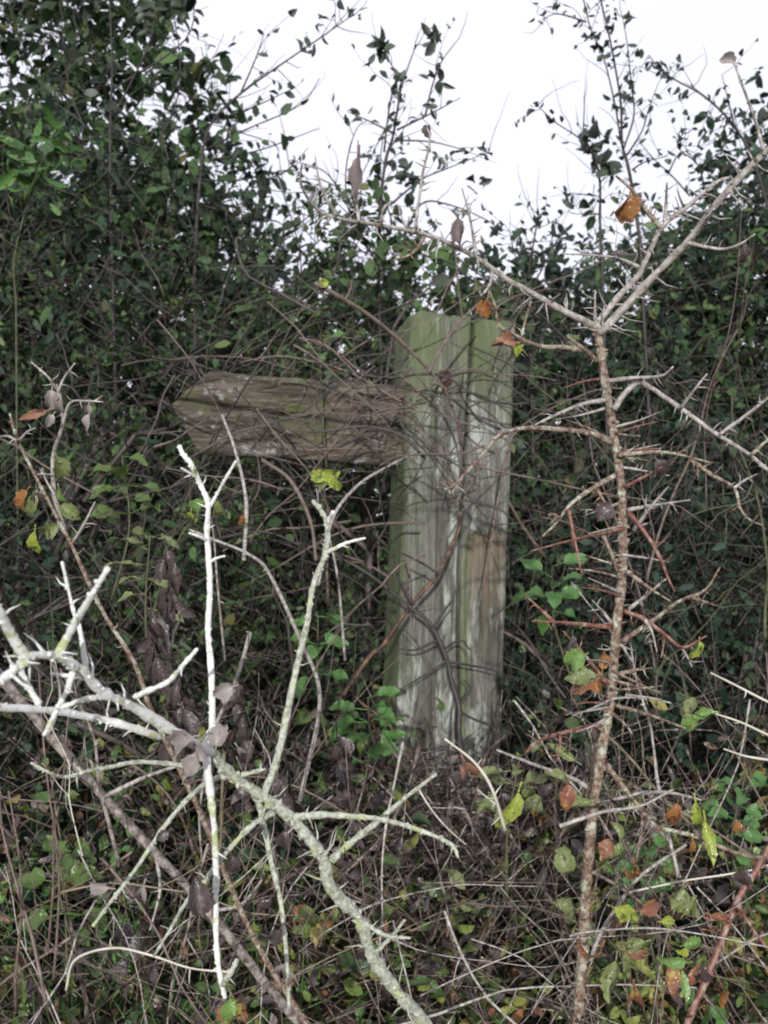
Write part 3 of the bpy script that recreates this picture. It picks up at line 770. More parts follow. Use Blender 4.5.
small_plant('withered_sapling', 'thin grey sapling with shrivelled leaves at the left edge, below the pointed board', 'sapling', [
    ([(330, 1060), (255, 940), (200, 812), (153, 714), (134, 662), (103, 612), (72, 546), (59, 521), (38, 481), (19, 443), (14, 430), (10, 414)], .98, .82, 3.6, 1.5, 'thorn_bark'),
    ([(64, 530), (55, 500), (53, 470), (54, 452), (62, 427), (61, 405), (58, 391), (47, 376), (31, 362)], .85, .80, 3.4, 1.2),
    ([(58, 392), (64, 378), (75, 363)], .80, .79, 2, .9), ([(63, 424), (70, 403), (86, 401), (103, 402)], .80, .79, 2.0, .9),
    ([(17, 441), (6, 436), (-12, 440)], .81, .79, 1.8, 1), ([(20, 440), (27, 432), (35, 428)], .81, .80, 1.6, .9), ([(72, 544), (84, 524), (95, 502)], .85, .84, 2, 1), ([(55, 495), (46, 480), (42, 468)], .84, .83, 1.8, .8)],
    [(50, 400, .80, 22, 12, 265, 'grey_leaf'), (58, 405, .80, 30, 9, 275, 'grey_leaf'), (49, 421, .80, 16, 9, 240, 'grey_leaf'), (87, 414, .79, 20, 9, 260, 'grey_leaf'), (86, 425, .79, 24, 11, 250, 'grey_leaf'),
     (31, 416, .82, 34, 9, 200, 'brown_leaf'), (62, 468, .84, 26, 16, 290, 'olive_leaf'), (20, 500, .84, 26, 14, 230, 'orange_leaf'), (30, 510, .84, 34, 14, 250, 'olive_leaf'), (46, 530, .85, 28, 14, 200, 'olive_leaf'),
     (34, 545, .84, 30, 12, 260, 'yellow_leaf'), (62, 500, .83, 24, 9, 280, 'green_leaf'), (70, 512, .84, 24, 14, 330, 'olive_leaf'), (38, 500, .84, 24, 12, 280, 'dead_leaf')])
small_plant('dead_bough', 'thick grey-brown dead bough slanting down through the undergrowth at lower left', 'branch', [
    ([(-60, 600), (0, 676), (49, 734), (104, 797), (156, 854), (208, 911), (271, 990), (330, 1060)], 1.04, 1.0, 5.6, 6.2, 'bough_bark'),
    ([(104, 797), (150, 775), (200, 760)], 1.02, 1.0, 3, 1.4), ([(208, 911), (240, 905), (262, 880)], 1.02, 1.0, 2.6, 1.2), ([(49, 734), (60, 700), (55, 660)], 1.03, 1.0, 2.6, 1.2), ([(156, 854), (160, 890), (150, 930)], 1.02, 1.0, 2.6, 1.2)], [])
small_plant('red_bramble_cane', 'shiny red-brown bramble cane rising at the lower right corner', 'bramble', [
    ([(660, 1100), (687, 1024), (710, 970), (737, 902), (755, 872), (790, 810)], .86, .90, 4.8, 3.6, 'red_twig'), ([(737, 905), (750, 925), (768, 950)], .86, .85, 2.5, 1.5, 'red_twig'), ([(730, 915), (712, 920), (700, 915)], .86, .85, 2.2, 1.2, 'red_twig')],
    [(742, 880, .86, 24, 18, 250, 'dead_leaf'), (700, 975, .86, 18, 18, 250, 'dead_leaf')], nth=8)
small_plant('peeling_bramble_cane', 'rusty peeling bramble cane crossing the lower front of the post', 'bramble', [
    ([(340, 700), (370, 656), (384, 644), (412, 604), (438, 574), (452, 545), (459, 528), (462, 505)], 1.58, 1.70, 3.2, 2.0, 'rust_cane'), ([(412, 604), (400, 580), (392, 560)], 1.6, 1.6, 2, 1, 'dark_twig'), ([(438, 574), (425, 565), (400, 552)], 1.62, 1.6, 1.6, 1, 'dark_twig')], [], nth=4)
small_plant('dark_briar', 'dark thorny briar twisting up the lower middle of the post', 'briar', [
    ([(466, 780), (459, 735), (459, 707), (451, 679), (447, 660), (431, 625), (410, 607), (370, 575), (330, 552)], 1.58, 1.66, 4, 1.8, 'dark_twig'),
    ([(447, 660), (430, 672), (400, 690)], 1.6, 1.58, 1.8, .9, 'dark_twig'), ([(450, 662), (480, 667), (500, 672)], 1.6, 1.62, 1.8, .9, 'dark_twig'), ([(434, 628), (445, 610), (453, 600)], 1.62, 1.62, 1.8, .9, 'dark_twig'),
    ([(438, 640), (415, 650), (395, 648)], 1.62, 1.60, 1.8, .9, 'dark_twig'), ([(443, 650), (460, 640), (470, 650)], 1.62, 1.62, 1.6, .9, 'dark_twig'), ([(459, 707), (470, 690), (464, 680)], 1.6, 1.62, 1.8, .9, 'dark_twig'),
    ([(459, 712), (480, 722), (515, 735)], 1.6, 1.62, 1.8, .9, 'dark_twig')], [], nth=6)
small_plant('wiry_briar', 'wiry dark briar strung level across the head of the post', 'briar', [
    ([(352, 372), (385, 378), (420, 374), (446, 377), (470, 392), (490, 401), (520, 404), (545, 398)], 1.70, 1.68, 2.0, 1.2, 'dark_twig'), ([(446, 377), (475, 372), (505, 384), (530, 402)], 1.70, 1.68, 1.6, .9, 'dark_twig')], [], nth=3)
small_plant('bare_briar', 'bare grey-brown briar crossing diagonally over the head of the post', 'briar', [
    ([(315, 283), (345, 300), (370, 316), (398, 339), (429, 370), (447, 395), (459, 430), (462, 470)], 1.50, 1.70, 2.8, 1.5, 'brown_cane'), ([(429, 372), (440, 350), (460, 322), (480, 302)], 1.6, 1.65, 2.4, 1.4, 'brown_cane'),
    ([(345, 300), (350, 290), (352, 280)], 1.52, 1.52, 1.5, .8, 'brown_cane')], [(323, 284, 1.5, 12, 10, 200, 'yellow_leaf')])
small_plant('grey_briar', 'long bare grey briar arching past the left of the post under the board', 'briar', [
    ([(300, 800), (320, 700), (300, 640), (270, 575), (250, 555), (215, 540), (190, 530)], 1.3, 1.2, 2.8, 1.6, 'grey_twig'), ([(318, 585), (332, 520), (356, 487), (385, 468), (420, 450)], 1.35, 1.6, 2.4, 1.4, 'grey_twig'),
    ([(244, 560), (246, 500), (235, 450), (222, 415)], 1.3, 1.45, 2.6, 1.4, 'grey_twig'), ([(262, 460), (290, 480), (310, 520), (316, 560)], 1.5, 1.4, 2.4, 2, 'brown_cane')],
    [(243, 525, 1.3, 22, 9, 265, 'orange_leaf')])
small_plant('hanging_leaf_shoot', 'wispy shoot with a curled yellow leaf above the right-hand pale shoot', 'shoot', [
    ([(345, 660), (338, 580), (326, 525), (318, 500), (323, 476)], .80, .72, 1.8, .9, 'grey_twig')],
    [(318, 476, .72, 22, 14, 150, 'yellow_leaf'), (330, 474, .72, 24, 12, 20, 'yellow_leaf'), (336, 484, .72, 24, 10, 330, 'yellow_leaf'), (321, 484, .72, 20, 12, 250, 'olive_leaf')], nth=1)
small_plant('yellow_leaf_shoot', 'wispy shoot with two curled yellow-green leaves beside the left-hand pale shoot', 'shoot', [
    ([(225, 660), (218, 590), (213, 530), (206, 505)], .78, .70, 1.6, .8, 'grey_twig')],
    [(193, 510, .70, 30, 16, 215, 'green_leaf'), (222, 515, .70, 34, 12, 285, 'olive_leaf'), (190, 520, .70, 18, 10, 260, 'yellow_leaf')], nth=1)
small_plant('pale_dead_twig', 'pale bleached twig curving down in front of the post foot', 'twig', [
    ([(505, 830), (492, 789), (474, 762), (445, 739)], .74, .72, 2.2, 1.4, 'straw_pale'), ([(497, 805), (490, 800), (478, 790)], .74, .73, 1.4, .8, 'straw_pale')], [], nth=2)
small_plant('grey_dead_twig', 'straight grey twig slanting behind the thorny stem at lower right', 'twig', [
    ([(590, 960), (603, 929), (633, 884), (655, 865), (686, 845)], .9, .86, 2.6, 1.8, 'grey_twig')], [], nth=2)
small_plant('bent_straw', 'thin pale straw bent in an angle at the bottom left', 'straw', [
    ([(66, 990), (75, 960), (112, 948), (150, 955), (190, 968), (230, 972)], .66, .64, 1.7, 1.2, 'straw_pale')], [], nth=0)
small_plant('crossing_twig', 'thin bleached horizontal twig crossing behind the lower thorny stem', 'twig', [
    ([(570, 936), (588, 932), (647, 928), (700, 934), (768, 947), (800, 952)], .80, .78, 1.3, .9, 'grey_twig')], [], nth=2)
for i, (pts, lb) in enumerate([([(790, 712), (768, 702), (735, 685), (711, 673)], 'uppermost of three pale twig tips entering at the right edge'), ([(790, 745), (768, 735), (740, 722), (716, 714)], 'middle one of three pale twig tips entering at the right edge'),
                              ([(790, 765), (768, 760), (745, 756), (724, 749)], 'lowest of three pale twig tips entering at the right edge')]):
    small_plant('pale_twig_tip', lb, 'twig', [(pts, .74, .72, 2.0, 1.0, 'straw_pale')], [], group='pale twig tips at the right edge', nth=1)


# -------------------------------------------------------------- undergrowth
def hmound(x, y):
    """Height of the bramble mass over the ground."""
    base = .78 + .38 * (y - .95) / .75
    base += .10 * nz(x * 2.2, y * 2.2, 3) + .05 * nz(x * 6, y * 6, 1)
    return min(base, 1.17 + .04 * nz(x * 5, y * 5, 8))


def wander(p, d, L, n, wig, grav):
    P = [np.array(p, float)]; d = unit(d)
    st = L / n
    for i in range(n):
        d = unit(d + RNG.normal(0, wig, 3) + np.array([0, 0, -grav]))
        P.append(P[-1] + d * st)
    return np.array(P)


def zone_of(x, y):
    px = 384 + x / y * FPX
    return 'left' if px < 250 else ('mid' if px < 520 else 'right')


ZL = {'left': 'brown thorny cane tangled in the undergrowth below the pointed board', 'mid': 'brown thorny cane tangled round the foot of the post', 'right': 'brown thorny cane tangled in the undergrowth right of the post'}
for i in range(130):           # single bramble canes arching through the mass
    x = RNG.uniform(-.75, .75); y = RNG.uniform(.98, 1.72)
    z = hmound(x, y) - RNG.uniform(.15, .5)
    dx = RNG.choice([-1, 1])
    d = np.array([dx * RNG.uniform(.2, 1), RNG.uniform(-.35, .35), RNG.uniform(.1, .9)])
    C = spline(wander((x * y / 1.3, y, z), d, RNG.uniform(.25, .7), 8, .24, .12), 3)
    mb = MB()
    r = .0012 + .0030 * RNG.uniform() ** 1.6
    tube(mb, C, taper(len(C), r, r * .45), 6, .10)
    thorns(mb, C, 14, .004, .009, .0008, 4)
    for j in range(RNG.integers(1, 4)):      # short side twigs
        a = int(RNG.uniform(.3, .95) * (len(C) - 1))
        S = wander(C[a], rand_unit(1)[0] + np.array([0, -.2, .2]), RNG.uniform(.05, .16), 4, .2, .05)
        tube(mb, S, taper(len(S), r * .5, r * .25), 4)
        thorns(mb, S, 3, .003, .007, .0006, 4)
    mt = RNG.choice(['brown_cane', 'tangle', 'red_twig', 'grey_twig', 'dark_twig'], p=[.34, .3, .10, .10, .16])
    o = mb.build('bramble_cane', M[mt])
    zn = zone_of(C[len(C) // 2][0], C[len(C) // 2][1])
    tag(o, ZL[zn], 'bramble', {'left': 'bramble canes below the board', 'mid': 'bramble canes at the post foot', 'right': 'bramble canes right of the post'}[zn])

tw = MB()                      # the mass of fine dead twigs, past counting
for i in range(1700):
    y = RNG.uniform(1.0, 1.95); x = RNG.uniform(-.62, .62) * y * 1.15
    z = hmound(x, y) - abs(RNG.normal(0, .26)) + .03
    d = rand_unit(1)[0] * np.array([1, .6, .8]) + [0, 0, .35]
    C = wander((x, y, z - .08), d, RNG.uniform(.08, .34), 4, .20, .03)
    r = .0005 + .0022 * RNG.uniform() ** 2.2
    tube(tw, C, taper(len(C), r, r * .5), 4)
tag(tw.build('twig_tangle', M['tangle']), kind='stuff')

gr = MB()                      # dry grass stalks and blades
for i in range(330):
    y = RNG.uniform(.95, 1.6); x = RNG.uniform(-.55, .35) * y
    z = hmound(x, y) - RNG.uniform(.05, .45)
    d = np.array([RNG.normal(0, .7), RNG.normal(0, .25), RNG.uniform(.1, 1)])
    C = wander((x, y, z), d, RNG.uniform(.15, .48), 6, .11, .07)
    r = RNG.uniform(.0006, .0014)
    tube(gr, C, taper(len(C), r, r * .4), 3)
tag(gr.build('dry_grass', M['straw']), kind='stuff')

gg = MB()                      # green blades low down on the left
for i in range(900):
    y = RNG.uniform(.95, 1.5); x = RNG.uniform(-.5, -.05) * y
    z = hmound(x, y) - RNG.uniform(.2, .55)
    C = wander((x, y, z), np.array([RNG.normal(0, .4), RNG.normal(0, .2), 1]), RNG.uniform(.12, .3), 5, .09, .10)
    tube(gg, C, taper(len(C), .0020, .0004), 3)
tag(gg.build('grass', M['bright_leaf']), kind='stuff')


def litter(n, mat, name, yr, xr, dz, Lr, asp, up=.4):
    mb = MB()
    y = RNG.uniform(*yr, n); x = RNG.uniform(*xr, n) * y
    z = np.array([hmound(a, b) for a, b in zip(x, y)]) - RNG.uniform(*dz, n)
    cl = np.array([nz(a * 4, b * 4, c * 4) for a, b, c in zip(x, y, z)])
    keep = cl > -.08
    P = np.stack([x, y, z], -1)[keep]; m = len(P)
    D = rand_unit(m); D[:, 2] -= .25
    N = rand_unit(m) * .9 + np.array([0, -.5, up])
    L = RNG.uniform(*Lr, m)
    curled(mb, P, D, N, L, L * asp * RNG.uniform(.8, 1.2, m))
    return tag(mb.build(name, mat), kind='stuff')


litter(4600, M['low_leaf'], 'bramble_leaves', (1.02, 1.9), (-.6, .6), (.0, .5), (.016, .042), .55)
litter(2200, M['bright_leaf'], 'ground_cover_leaves', (1.1, 1.9), (-.6, .6), (.1, .6), (.014, .034), .6)
litter(4200, M['litter_leaf'], 'dead_leaf_litter', (1.0, 1.95), (-.6, .6), (.05, .6), (.014, .040), .5)
litter(3400, M['dead_leaf'], 'withered_leaves', (1.0, 1.8), (-.5, .5), (-.02, .45), (.014, .034), .45)
litter(13000, M['dimmed_leaf'], 'dark_ground_cover', (1.5, 2.6), (-.62, .62), (.05, 1.1), (.02, .05), .55)

fx = MB()                      # brushwood heaped against the foot of the post
for i in range(700):
    y = RNG.uniform(1.42, 1.74); x = PXC + RNG.normal(0, .24)
    z = 1.10 - .5 * abs(x - PXC) ** 2 - abs(RNG.normal(0, .14)) - .06 * (y < 1.55)
    C = wander((x, y, z), rand_unit(1)[0] * np.array([1, .3, .8]), RNG.uniform(.06, .26), 4, .22, .02)
    C[:, 1] = np.minimum(C[:, 1], 1.775)
    r = .0006 + .0022 * RNG.uniform() ** 2
    tube(fx, C, taper(len(C), r, r * .5), 4)
tag(fx.build('brushwood', M['tangle']), kind='stuff')
fl = MB(); n = 480
P = np.stack([PXC + RNG.normal(0, .20, n), RNG.uniform(1.4, 1.74, n), 1.09 - np.abs(RNG.normal(0, .14, n))], -1)
L = RNG.uniform(.014, .04, n)
curled(fl, P, rand_unit(n) + [0, 0, -.3], rand_unit(n) + [0, -.5, .3], L, L * .5)
tag(fl.build('withered_brush_leaves', M['dead_leaf']), kind='stuff')
fl = MB(); n = 420
P = np.stack([PXC + RNG.normal(0, .22, n), RNG.uniform(1.35, 1.74, n), 1.10 - np.abs(RNG.normal(0, .16, n))], -1)
P = P[[nz(*(q * 7)) > 0 for q in P]]; n = len(P)
L = RNG.uniform(.014, .036, n)
curled(fl, P, rand_unit(n) + [0, 0, -.1], rand_unit(n) + [0, -.5, .5], L, L * .55)
tag(fl.build('creeping_leaves', M['low_leaf']), kind='stuff')

# leafy bramble shoots standing up out of the mass, one plant each
SH = {'left': 'leafy bramble shoot standing out of the undergrowth below the pointed board', 'mid': 'leafy bramble shoot standing in front of the post foot', 'right': 'leafy bramble shoot standing out of the undergrowth right of the post'}
for i in range(104):
    px = RNG.uniform(-10, 780) if i < 74 else RNG.uniform(510, 780); y = RNG.uniform(1.0, 1.6)
    if 400 < px < 520: y = RNG.uniform(1.3, 1.6)
    x = (px - 384) / FPX * y
    zt = hmound(x, y) + RNG.uniform(-.30, .06) + (.05 if px > 520 else 0)
    ht = RNG.uniform(.22, .42)
    C = spline(wander((x, y, zt - ht), np.array([RNG.normal(0, .35), RNG.normal(-.1, .2), 1]), ht * 1.15, 6, .14, .04), 3)
    zn = zone_of(C[-1][0], C[-1][1])
    right_low = i >= 74
    r = thing('bramble_shoot', C[0], SH[zn], 'bramble', {'left': 'leafy shoots below the board', 'mid': 'leafy shoots at the post foot', 'right': 'leafy shoots right of the post'}[zn])
    mb = MB(); q = RNG.uniform(.0014, .0026)
    tube(mb, C, taper(len(C), q, q * .45), 6, .08); thorns(mb, C, 10, .003, .007, .0007, 4)
    mb.build('stem', M[RNG.choice(['brown_cane', 'red_twig', 'tangle', 'olive_twig'])], r)
    lm = MB(); P_, D_, L_ = [], [], []
    for j in range(RNG.integers(9, 18)):
        a = int(RNG.uniform(.25, 1) * (len(C) - 1))
        sd_ = rand_unit(1)[0] * np.array([1, .6, .5]); e = C[a] + sd_ * .018
        tube(lm, [C[a], e], [.0006, .0004], 3)
        for k in range(RNG.integers(1, 4)):
            P_.append(e); D_.append(sd_ + rand_unit(1)[0] * .9 + [0, 0, -.25]); L_.append(RNG.uniform(.015, .034))
    L_ = np.array(L_)
    curled(lm, P_, D_, rand_unit(len(L_)) * .6 + np.array([0, -.6, .6]), L_, L_ * RNG.uniform(.45, .7, len(L_)))
    lm.build('foliage', M[RNG.choice(['low_leaf', 'bright_leaf', 'olive_leaf', 'mixed_leaf', 'dead_leaf'], p=[.1, .16, .1, .6, .04] if right_low else [.28, .2, .14, .24, .14])], r)

# single dead twigs and stalks lying over the mass
DT = {'left': 'bleached dead twig lying over the undergrowth at lower left', 'mid': 'bleached dead twig lying over the undergrowth below the post foot', 'right': 'bleached dead twig lying over the undergrowth at lower right'}
for i in range(105):
    px, py = RNG.uniform(-10, 780), 1024 - 300 * RNG.uniform() ** 1.1
    if 330 < px < 550: py = max(py, 860)
    y = RNG.uniform(.82, 1.25)
    a = RNG.normal(1.2, .7) * RNG.choice([-1, 1]) + math.pi / 2 * 0
    d = np.array([math.cos(a), RNG.uniform(-.3, .3), math.sin(a)])
    C = spline(wander(at(px, py, y) - unit(d) * .1, d, RNG.uniform(.09, .32), 5, .15, .03), 2)
    q = .0006 + .0016 * RNG.uniform() ** 2
    mb = MB(); tube(mb, C, taper(len(C), q, q * .45), 6, .10)
    for j in range(RNG.integers(1, 5)):
        b = RNG.integers(2, len(C)); T = unit(C[b] - C[b - 1])
        S = wander(C[b], T + rand_unit(1)[0] * .9, RNG.uniform(.02, .10), 3, .15, 0)
        tube(mb, S, taper(len(S), q * .6, q * .25), 5, .08)
    knobs(mb, C, 6, q)
    zn = zone_of(C[len(C) // 2][0], C[len(C) // 2][1])
    tag(mb.build('dead_twig', M[RNG.choice(['grey_twig', 'straw', 'straw_pale', 'tangle', 'brown_cane', 'bough_bark'], p=[.17, .06, .02, .27, .30, .18])]), DT[zn], 'twig', {'left': 'dead twigs at lower left', 'mid': 'dead twigs below the post foot', 'right': 'dead twigs at lower right'}[zn])

litter(900, M['mixed_leaf'], 'yellowing_leaves', (1.0, 1.7), (.05, .5), (-.03, .4), (.014, .032), .55)

# hanging clusters of dark purple withered leaves, each on its own stalk
for i, (px, py, y, h) in enumerate([(178, 690, .95, 70), (150, 622, 1.0, 60), (236, 700, 1.0, 60), (336, 750, 1.0, 55), (165, 560, 1.05, 45), (285, 770, .98, 40)]):
    r = thing('withered_stalk', at(px, py + h, y), ['withered stalk with dark drooping leaves hung behind the long twig tip', 'withered stalk with dark leaves right of the white forked twig', 'withered stalk with dark leaves right of the left-hand pale shoot',
              'withered stalk with dark leaves right of the right-hand pale shoot', 'small withered stalk below the pointed board', 'low withered stalk between the two pale shoots'][i], 'dead plant', 'withered leafy stalks')
    mb = MB(); C = trace([(px + 8, py + h), (px + 4, py + h * .3), (px, py - h * .5)], y + .02, y, 5)
    tube(mb, C, taper(len(C), .0018, .0008), 5); mb.build('stalk', M['dark_twig'], r)
    for j in range(9):
        lm = MB(); a = C[int(RNG.uniform(.25, 1) * (len(C) - 1))]
        d = np.array([RNG.normal(0, .35), RNG.normal(0, .3), -1])
        hero_leaf(lm, a, d, np.array([RNG.normal(0, .5), -1, .2]), RNG.uniform(.022, .04), RNG.uniform(.010, .016), RNG.uniform(.2, 1), .5, RNG.uniform(-1, 1))
        lm.build('leaf', M['dead_leaf'], r)


# ----------------------------------------------------- leafy sprigs (green)
def sprig(name, label, px, py, y, n, lpx, wpx, spread, mat, cat='sprig', ht=120):
    r = thing(name, at(px, py + ht, y + .05), label, cat)
    C = trace([(px + RNG.normal(0, 12), py + ht), (px + RNG.normal(0, 6), py + ht * .4), (px, py - spread * .6)], y + .05, y, 5)
    mb = MB(); tube(mb, C, taper(len(C), .0022, .0008), 5); mb.build('stem', M['olive_twig'], r)
    for j in range(n):
        lm = MB(); f = 1 - .55 * (j / n) * RNG.uniform(.6, 1)
        a = C[int(f * (len(C) - 1))]
        th = j * 2.4 + RNG.uniform(-.4, .4)
        d = np.array([math.cos(th), .6 * math.sin(th) - .15, RNG.uniform(-.25, .6)])
        hero_leaf(lm, a, d, np.array([0, -.55, 1]) + RNG.normal(0, .25, 3), lpx * y / FPX * RNG.uniform(.75, 1.2), wpx * y / FPX * RNG.uniform(.8, 1.2), RNG.uniform(.3, 1.1), .2, stalk=.5)
        lm.build('leaf', M[mat], r)


sprig('nettle', 'bright green nettle-like sprig at the left foot of the post', 368, 712, 1.5, 16, 26, 17, 24, 'bright_leaf')
sprig('green_sprig', 'green sprig in the gap just right of the post', 552, 575, 1.85, 9, 28, 16, 14, 'bright_leaf')
sprig('bramble_sprig', 'rounded green bramble leaves under the board between the pale shoots and post', 318, 640, 1.45, 10, 24, 17, 40, 'bright_leaf')
sprig('dock_plant', 'broad green leaves low at the bottom left corner', 60, 880, 1.15, 12, 30, 20, 50, 'low_leaf')
sprig('seedling', 'small green-leaved seedling above the board near the post', 320, 348, 1.75, 5, 30, 14, 20, 'bright_leaf')
sprig('yellowing_sprig', 'yellowing hanging leaves in the shade at the left, below the board', 150, 560, 1.25, 10, 26, 11, 40, 'olive_leaf')
sprig('mottled_sprig', 'mottled green and orange leaves at the left, near the withered sapling top', 122, 480, 1.35, 9, 26, 16, 40, 'low_leaf')
sprig('low_sprig', 'green-leaved sprig behind the thorny stem near the bottom right', 650, 860, 1.1, 16, 22, 13, 40, 'bright_leaf')
sprig('shaded_sprig', 'dull green leaves beside the thorny stem just right of the post foot', 520, 780, 1.05, 10, 26, 18, 40, 'olive_leaf')
sprig('corner_sprig', 'green-leaved sprig at the right edge low down', 745, 800, 1.25, 16, 22, 14, 40, 'bright_leaf')


# ------------------------------------------------------------------- hedge
def grow(mb, p, d, L, r, depth, wig, up, tips, k=4):
    n = 6
    P = [np.array(p, float)]; d = unit(d)
    for i in range(n):
        d = unit(d + RNG.normal(0, wig, 3) + np.array([0, 0, up]))
        P.append(P[-1] + d * L / n)
    P = np.array(P)
    tube(mb, P, taper(n + 1, r, r * .5), k)
    tips.append(P)
    if depth <= 0: return
    for j in range(RNG.integers(3, 6)):
        i = RNG.integers(1, n + 1)
        dd = unit(unit(P[i] - P[i - 1]) * .7 + rand_unit(1)[0] * .9)
        grow(mb, P[i], dd, L * RNG.uniform(.28, .52), r * .5, depth - 1, wig * 1.15, up * .6, tips, 4 if depth > 1 else 3)


def shrub(name, label, cat, cx, cy, hw, hd, ztop, nleaf, Lr, mat, group, nstem=6, twig='hedge_twig', z0=.0, clump=3.0, thr=-.05, asp=.6, depth=2, stemname='stem', leafname='foliage', edge=.20):
    nleaf = int(nleaf * 1.9); thr -= .10
    root = thing(name, (cx, cy, 0), label, cat, group)
    for s in range(nstem):
        mb = MB(); tips = []
        a = RNG.uniform(-.8, .8) * hw; b = RNG.uniform(-.7, .7) * hd
        h = ztop * RNG.uniform(.50, .74)
        grow(mb, (cx + a * .5, cy + b * .5, -.05), (a * .5, b * .4, h), h * .95, RNG.uniform(.010, .022), depth, .12, .06, tips, 6)
        mb.build(stemname, M[twig], root)
    mb = MB()
    m = nleaf * 4
    x = RNG.uniform(-1, 1, m); y = RNG.uniform(-1, 1, m); z = RNG.uniform(z0, 1.06, m)
    lim = np.array([1 - edge * abs(a) ** 3 - .25 * edge * b * b + .13 * nz((cx + a * hw) * 2.3, (cy + b * hd) * 2.3, 5.5) + .07 * nz((cx + a * hw) * 8, b * 6, 9.0) for a, b in zip(x, y)])
    P = np.stack([cx + x * hw, cy + y * hd, z * ztop], -1) + RNG.normal(0, .03, (m, 3))
    cl = np.array([nz(*(q * clump)) + .5 * nz(*(q * clump * 2.7)) for q in P])
    keep = (z < lim) & (cl > thr)
    Cc = P[keep][:nleaf // 6]; nc = len(Cc); kk = 6
    cd = unit(rand_unit(nc) + np.array([0, -.35, .35]))
    tl = RNG.uniform(.05, .12, nc)
    twm = MB()
    if cy < 3.7:
        for a in range(nc):
            e = Cc[a] + cd[a] * tl[a]; mid = (Cc[a] + e) / 2 + RNG.normal(0, .006, 3)
            tube(twm, [Cc[a] - cd[a] * .06, mid, e], [.0016, .0012, .0006], 3)
    f = np.tile(np.linspace(.1, 1, kk), nc)
    rc = lambda q: np.repeat(q, kk, axis=0)
    lat = rand_unit(nc * kk); cdr = rc(cd)
    lat = unit(lat - cdr * np.sum(lat * cdr, -1, keepdims=True))
    P = rc(Cc) + cdr * (f * rc(tl))[:, None] + RNG.normal(0, .004, (nc * kk, 3))
    n = len(P)
    D = cdr * RNG.uniform(.2, .9, (n, 1)) + lat + np.array([0, 0, -.2])
    N = rand_unit(n) * .7 + np.array([0, -.45, .6])
    L = Lr[0] * .6 + (Lr[1] - Lr[0] * .6) * RNG.uniform(0, 1, n) ** 1.5
    L = L * rc(RNG.uniform(.75, 1.2, nc))
    leaves(mb, P, D, N, L, L * asp * .92 * RNG.uniform(.7, 1.2, n))
    mb.build(leafname, M[mat], root)
    if cy < 3.7:
        mb = twm
        for i in range(420 if cx < .2 else 300):
            a, b = RNG.uniform(-1, 1), RNG.uniform(-1.15, .5)
            C = wander((cx + a * hw, cy + b * hd, ztop * RNG.uniform(.25, .88)), rand_unit(1)[0] + [0, 0, .25], RNG.uniform(.10, .45), 5, .19, -.01)
            r = .0008 + .0022 * RNG.uniform() ** 2
            tube(mb, C, taper(len(C), r, r * .4), 3)
        tag(mb.build('twig', M['hedge_twig'], root), kind='stuff')
    return root


G = 'shrubs of the hedge behind the signpost'
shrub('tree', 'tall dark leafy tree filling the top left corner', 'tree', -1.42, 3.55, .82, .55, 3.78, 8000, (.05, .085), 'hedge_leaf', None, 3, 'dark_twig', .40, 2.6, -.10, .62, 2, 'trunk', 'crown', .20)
shrub('hedge_shrub', 'dark twiggy shrub with small leaves left of the pointed board', 'shrub', -1.05, 2.75, .60, .40, 2.72, 4600, (.022, .05), 'dimmed_leaf', G, 9, 'hedge_twig', .1, 3.2, .0, .55, 3)
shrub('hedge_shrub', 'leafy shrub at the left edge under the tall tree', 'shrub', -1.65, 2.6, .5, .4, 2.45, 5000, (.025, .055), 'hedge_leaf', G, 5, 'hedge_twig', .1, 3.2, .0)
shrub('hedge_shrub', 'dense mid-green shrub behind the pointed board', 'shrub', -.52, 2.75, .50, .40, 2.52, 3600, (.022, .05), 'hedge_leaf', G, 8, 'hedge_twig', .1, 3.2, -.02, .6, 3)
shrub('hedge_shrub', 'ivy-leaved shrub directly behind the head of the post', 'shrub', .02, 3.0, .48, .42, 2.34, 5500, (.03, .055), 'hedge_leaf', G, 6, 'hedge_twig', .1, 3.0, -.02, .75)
shrub('hedge_shrub', 'dark shrub in the low dip right of the post head', 'shrub', .52, 3.15, .45, .42, 2.22, 5500, (.025, .05), 'dimmed_leaf', G, 7, 'hedge_twig', .1, 3.2, -.02, .6, 3)
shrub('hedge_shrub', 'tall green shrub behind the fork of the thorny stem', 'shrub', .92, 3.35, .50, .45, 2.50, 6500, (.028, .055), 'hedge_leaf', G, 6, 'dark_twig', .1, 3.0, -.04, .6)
shrub('hedge_shrub', 'tall dark shrub at the right edge', 'shrub', 1.42, 3.35, .50, .45, 2.78, 6500, (.028, .055), 'dimmed_leaf', G, 6, 'dark_twig', .1, 3.0, -.04, .6)
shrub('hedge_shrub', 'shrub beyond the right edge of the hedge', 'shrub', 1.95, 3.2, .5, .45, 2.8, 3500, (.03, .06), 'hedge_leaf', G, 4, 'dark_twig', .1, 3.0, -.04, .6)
shrub('hedge_shrub', 'low green shrub close behind the right side of the post', 'shrub', .55, 2.45, .38, .28, 1.75, 3000, (.02, .042), 'dimmed_leaf', G, 7, 'hedge_twig', .15, 3.6, .02, .58, 3)
shrub('hedge_shrub', 'low twiggy shrub at the right edge level with the board', 'shrub', 1.08, 2.40, .36, .28, 1.85, 3800, (.02, .042), 'dimmed_leaf', G, 9, 'hedge_twig', .15, 3.6, .03, .55, 3)
shrub('hedge_shrub', 'low bare-stemmed shrub at the left edge level with the board', 'shrub', -1.0, 2.15, .36, .22, 1.60, 3000, (.02, .042), 'dimmed_leaf', G, 9, 'hedge_twig', .15, 3.6, .05, .55, 3)
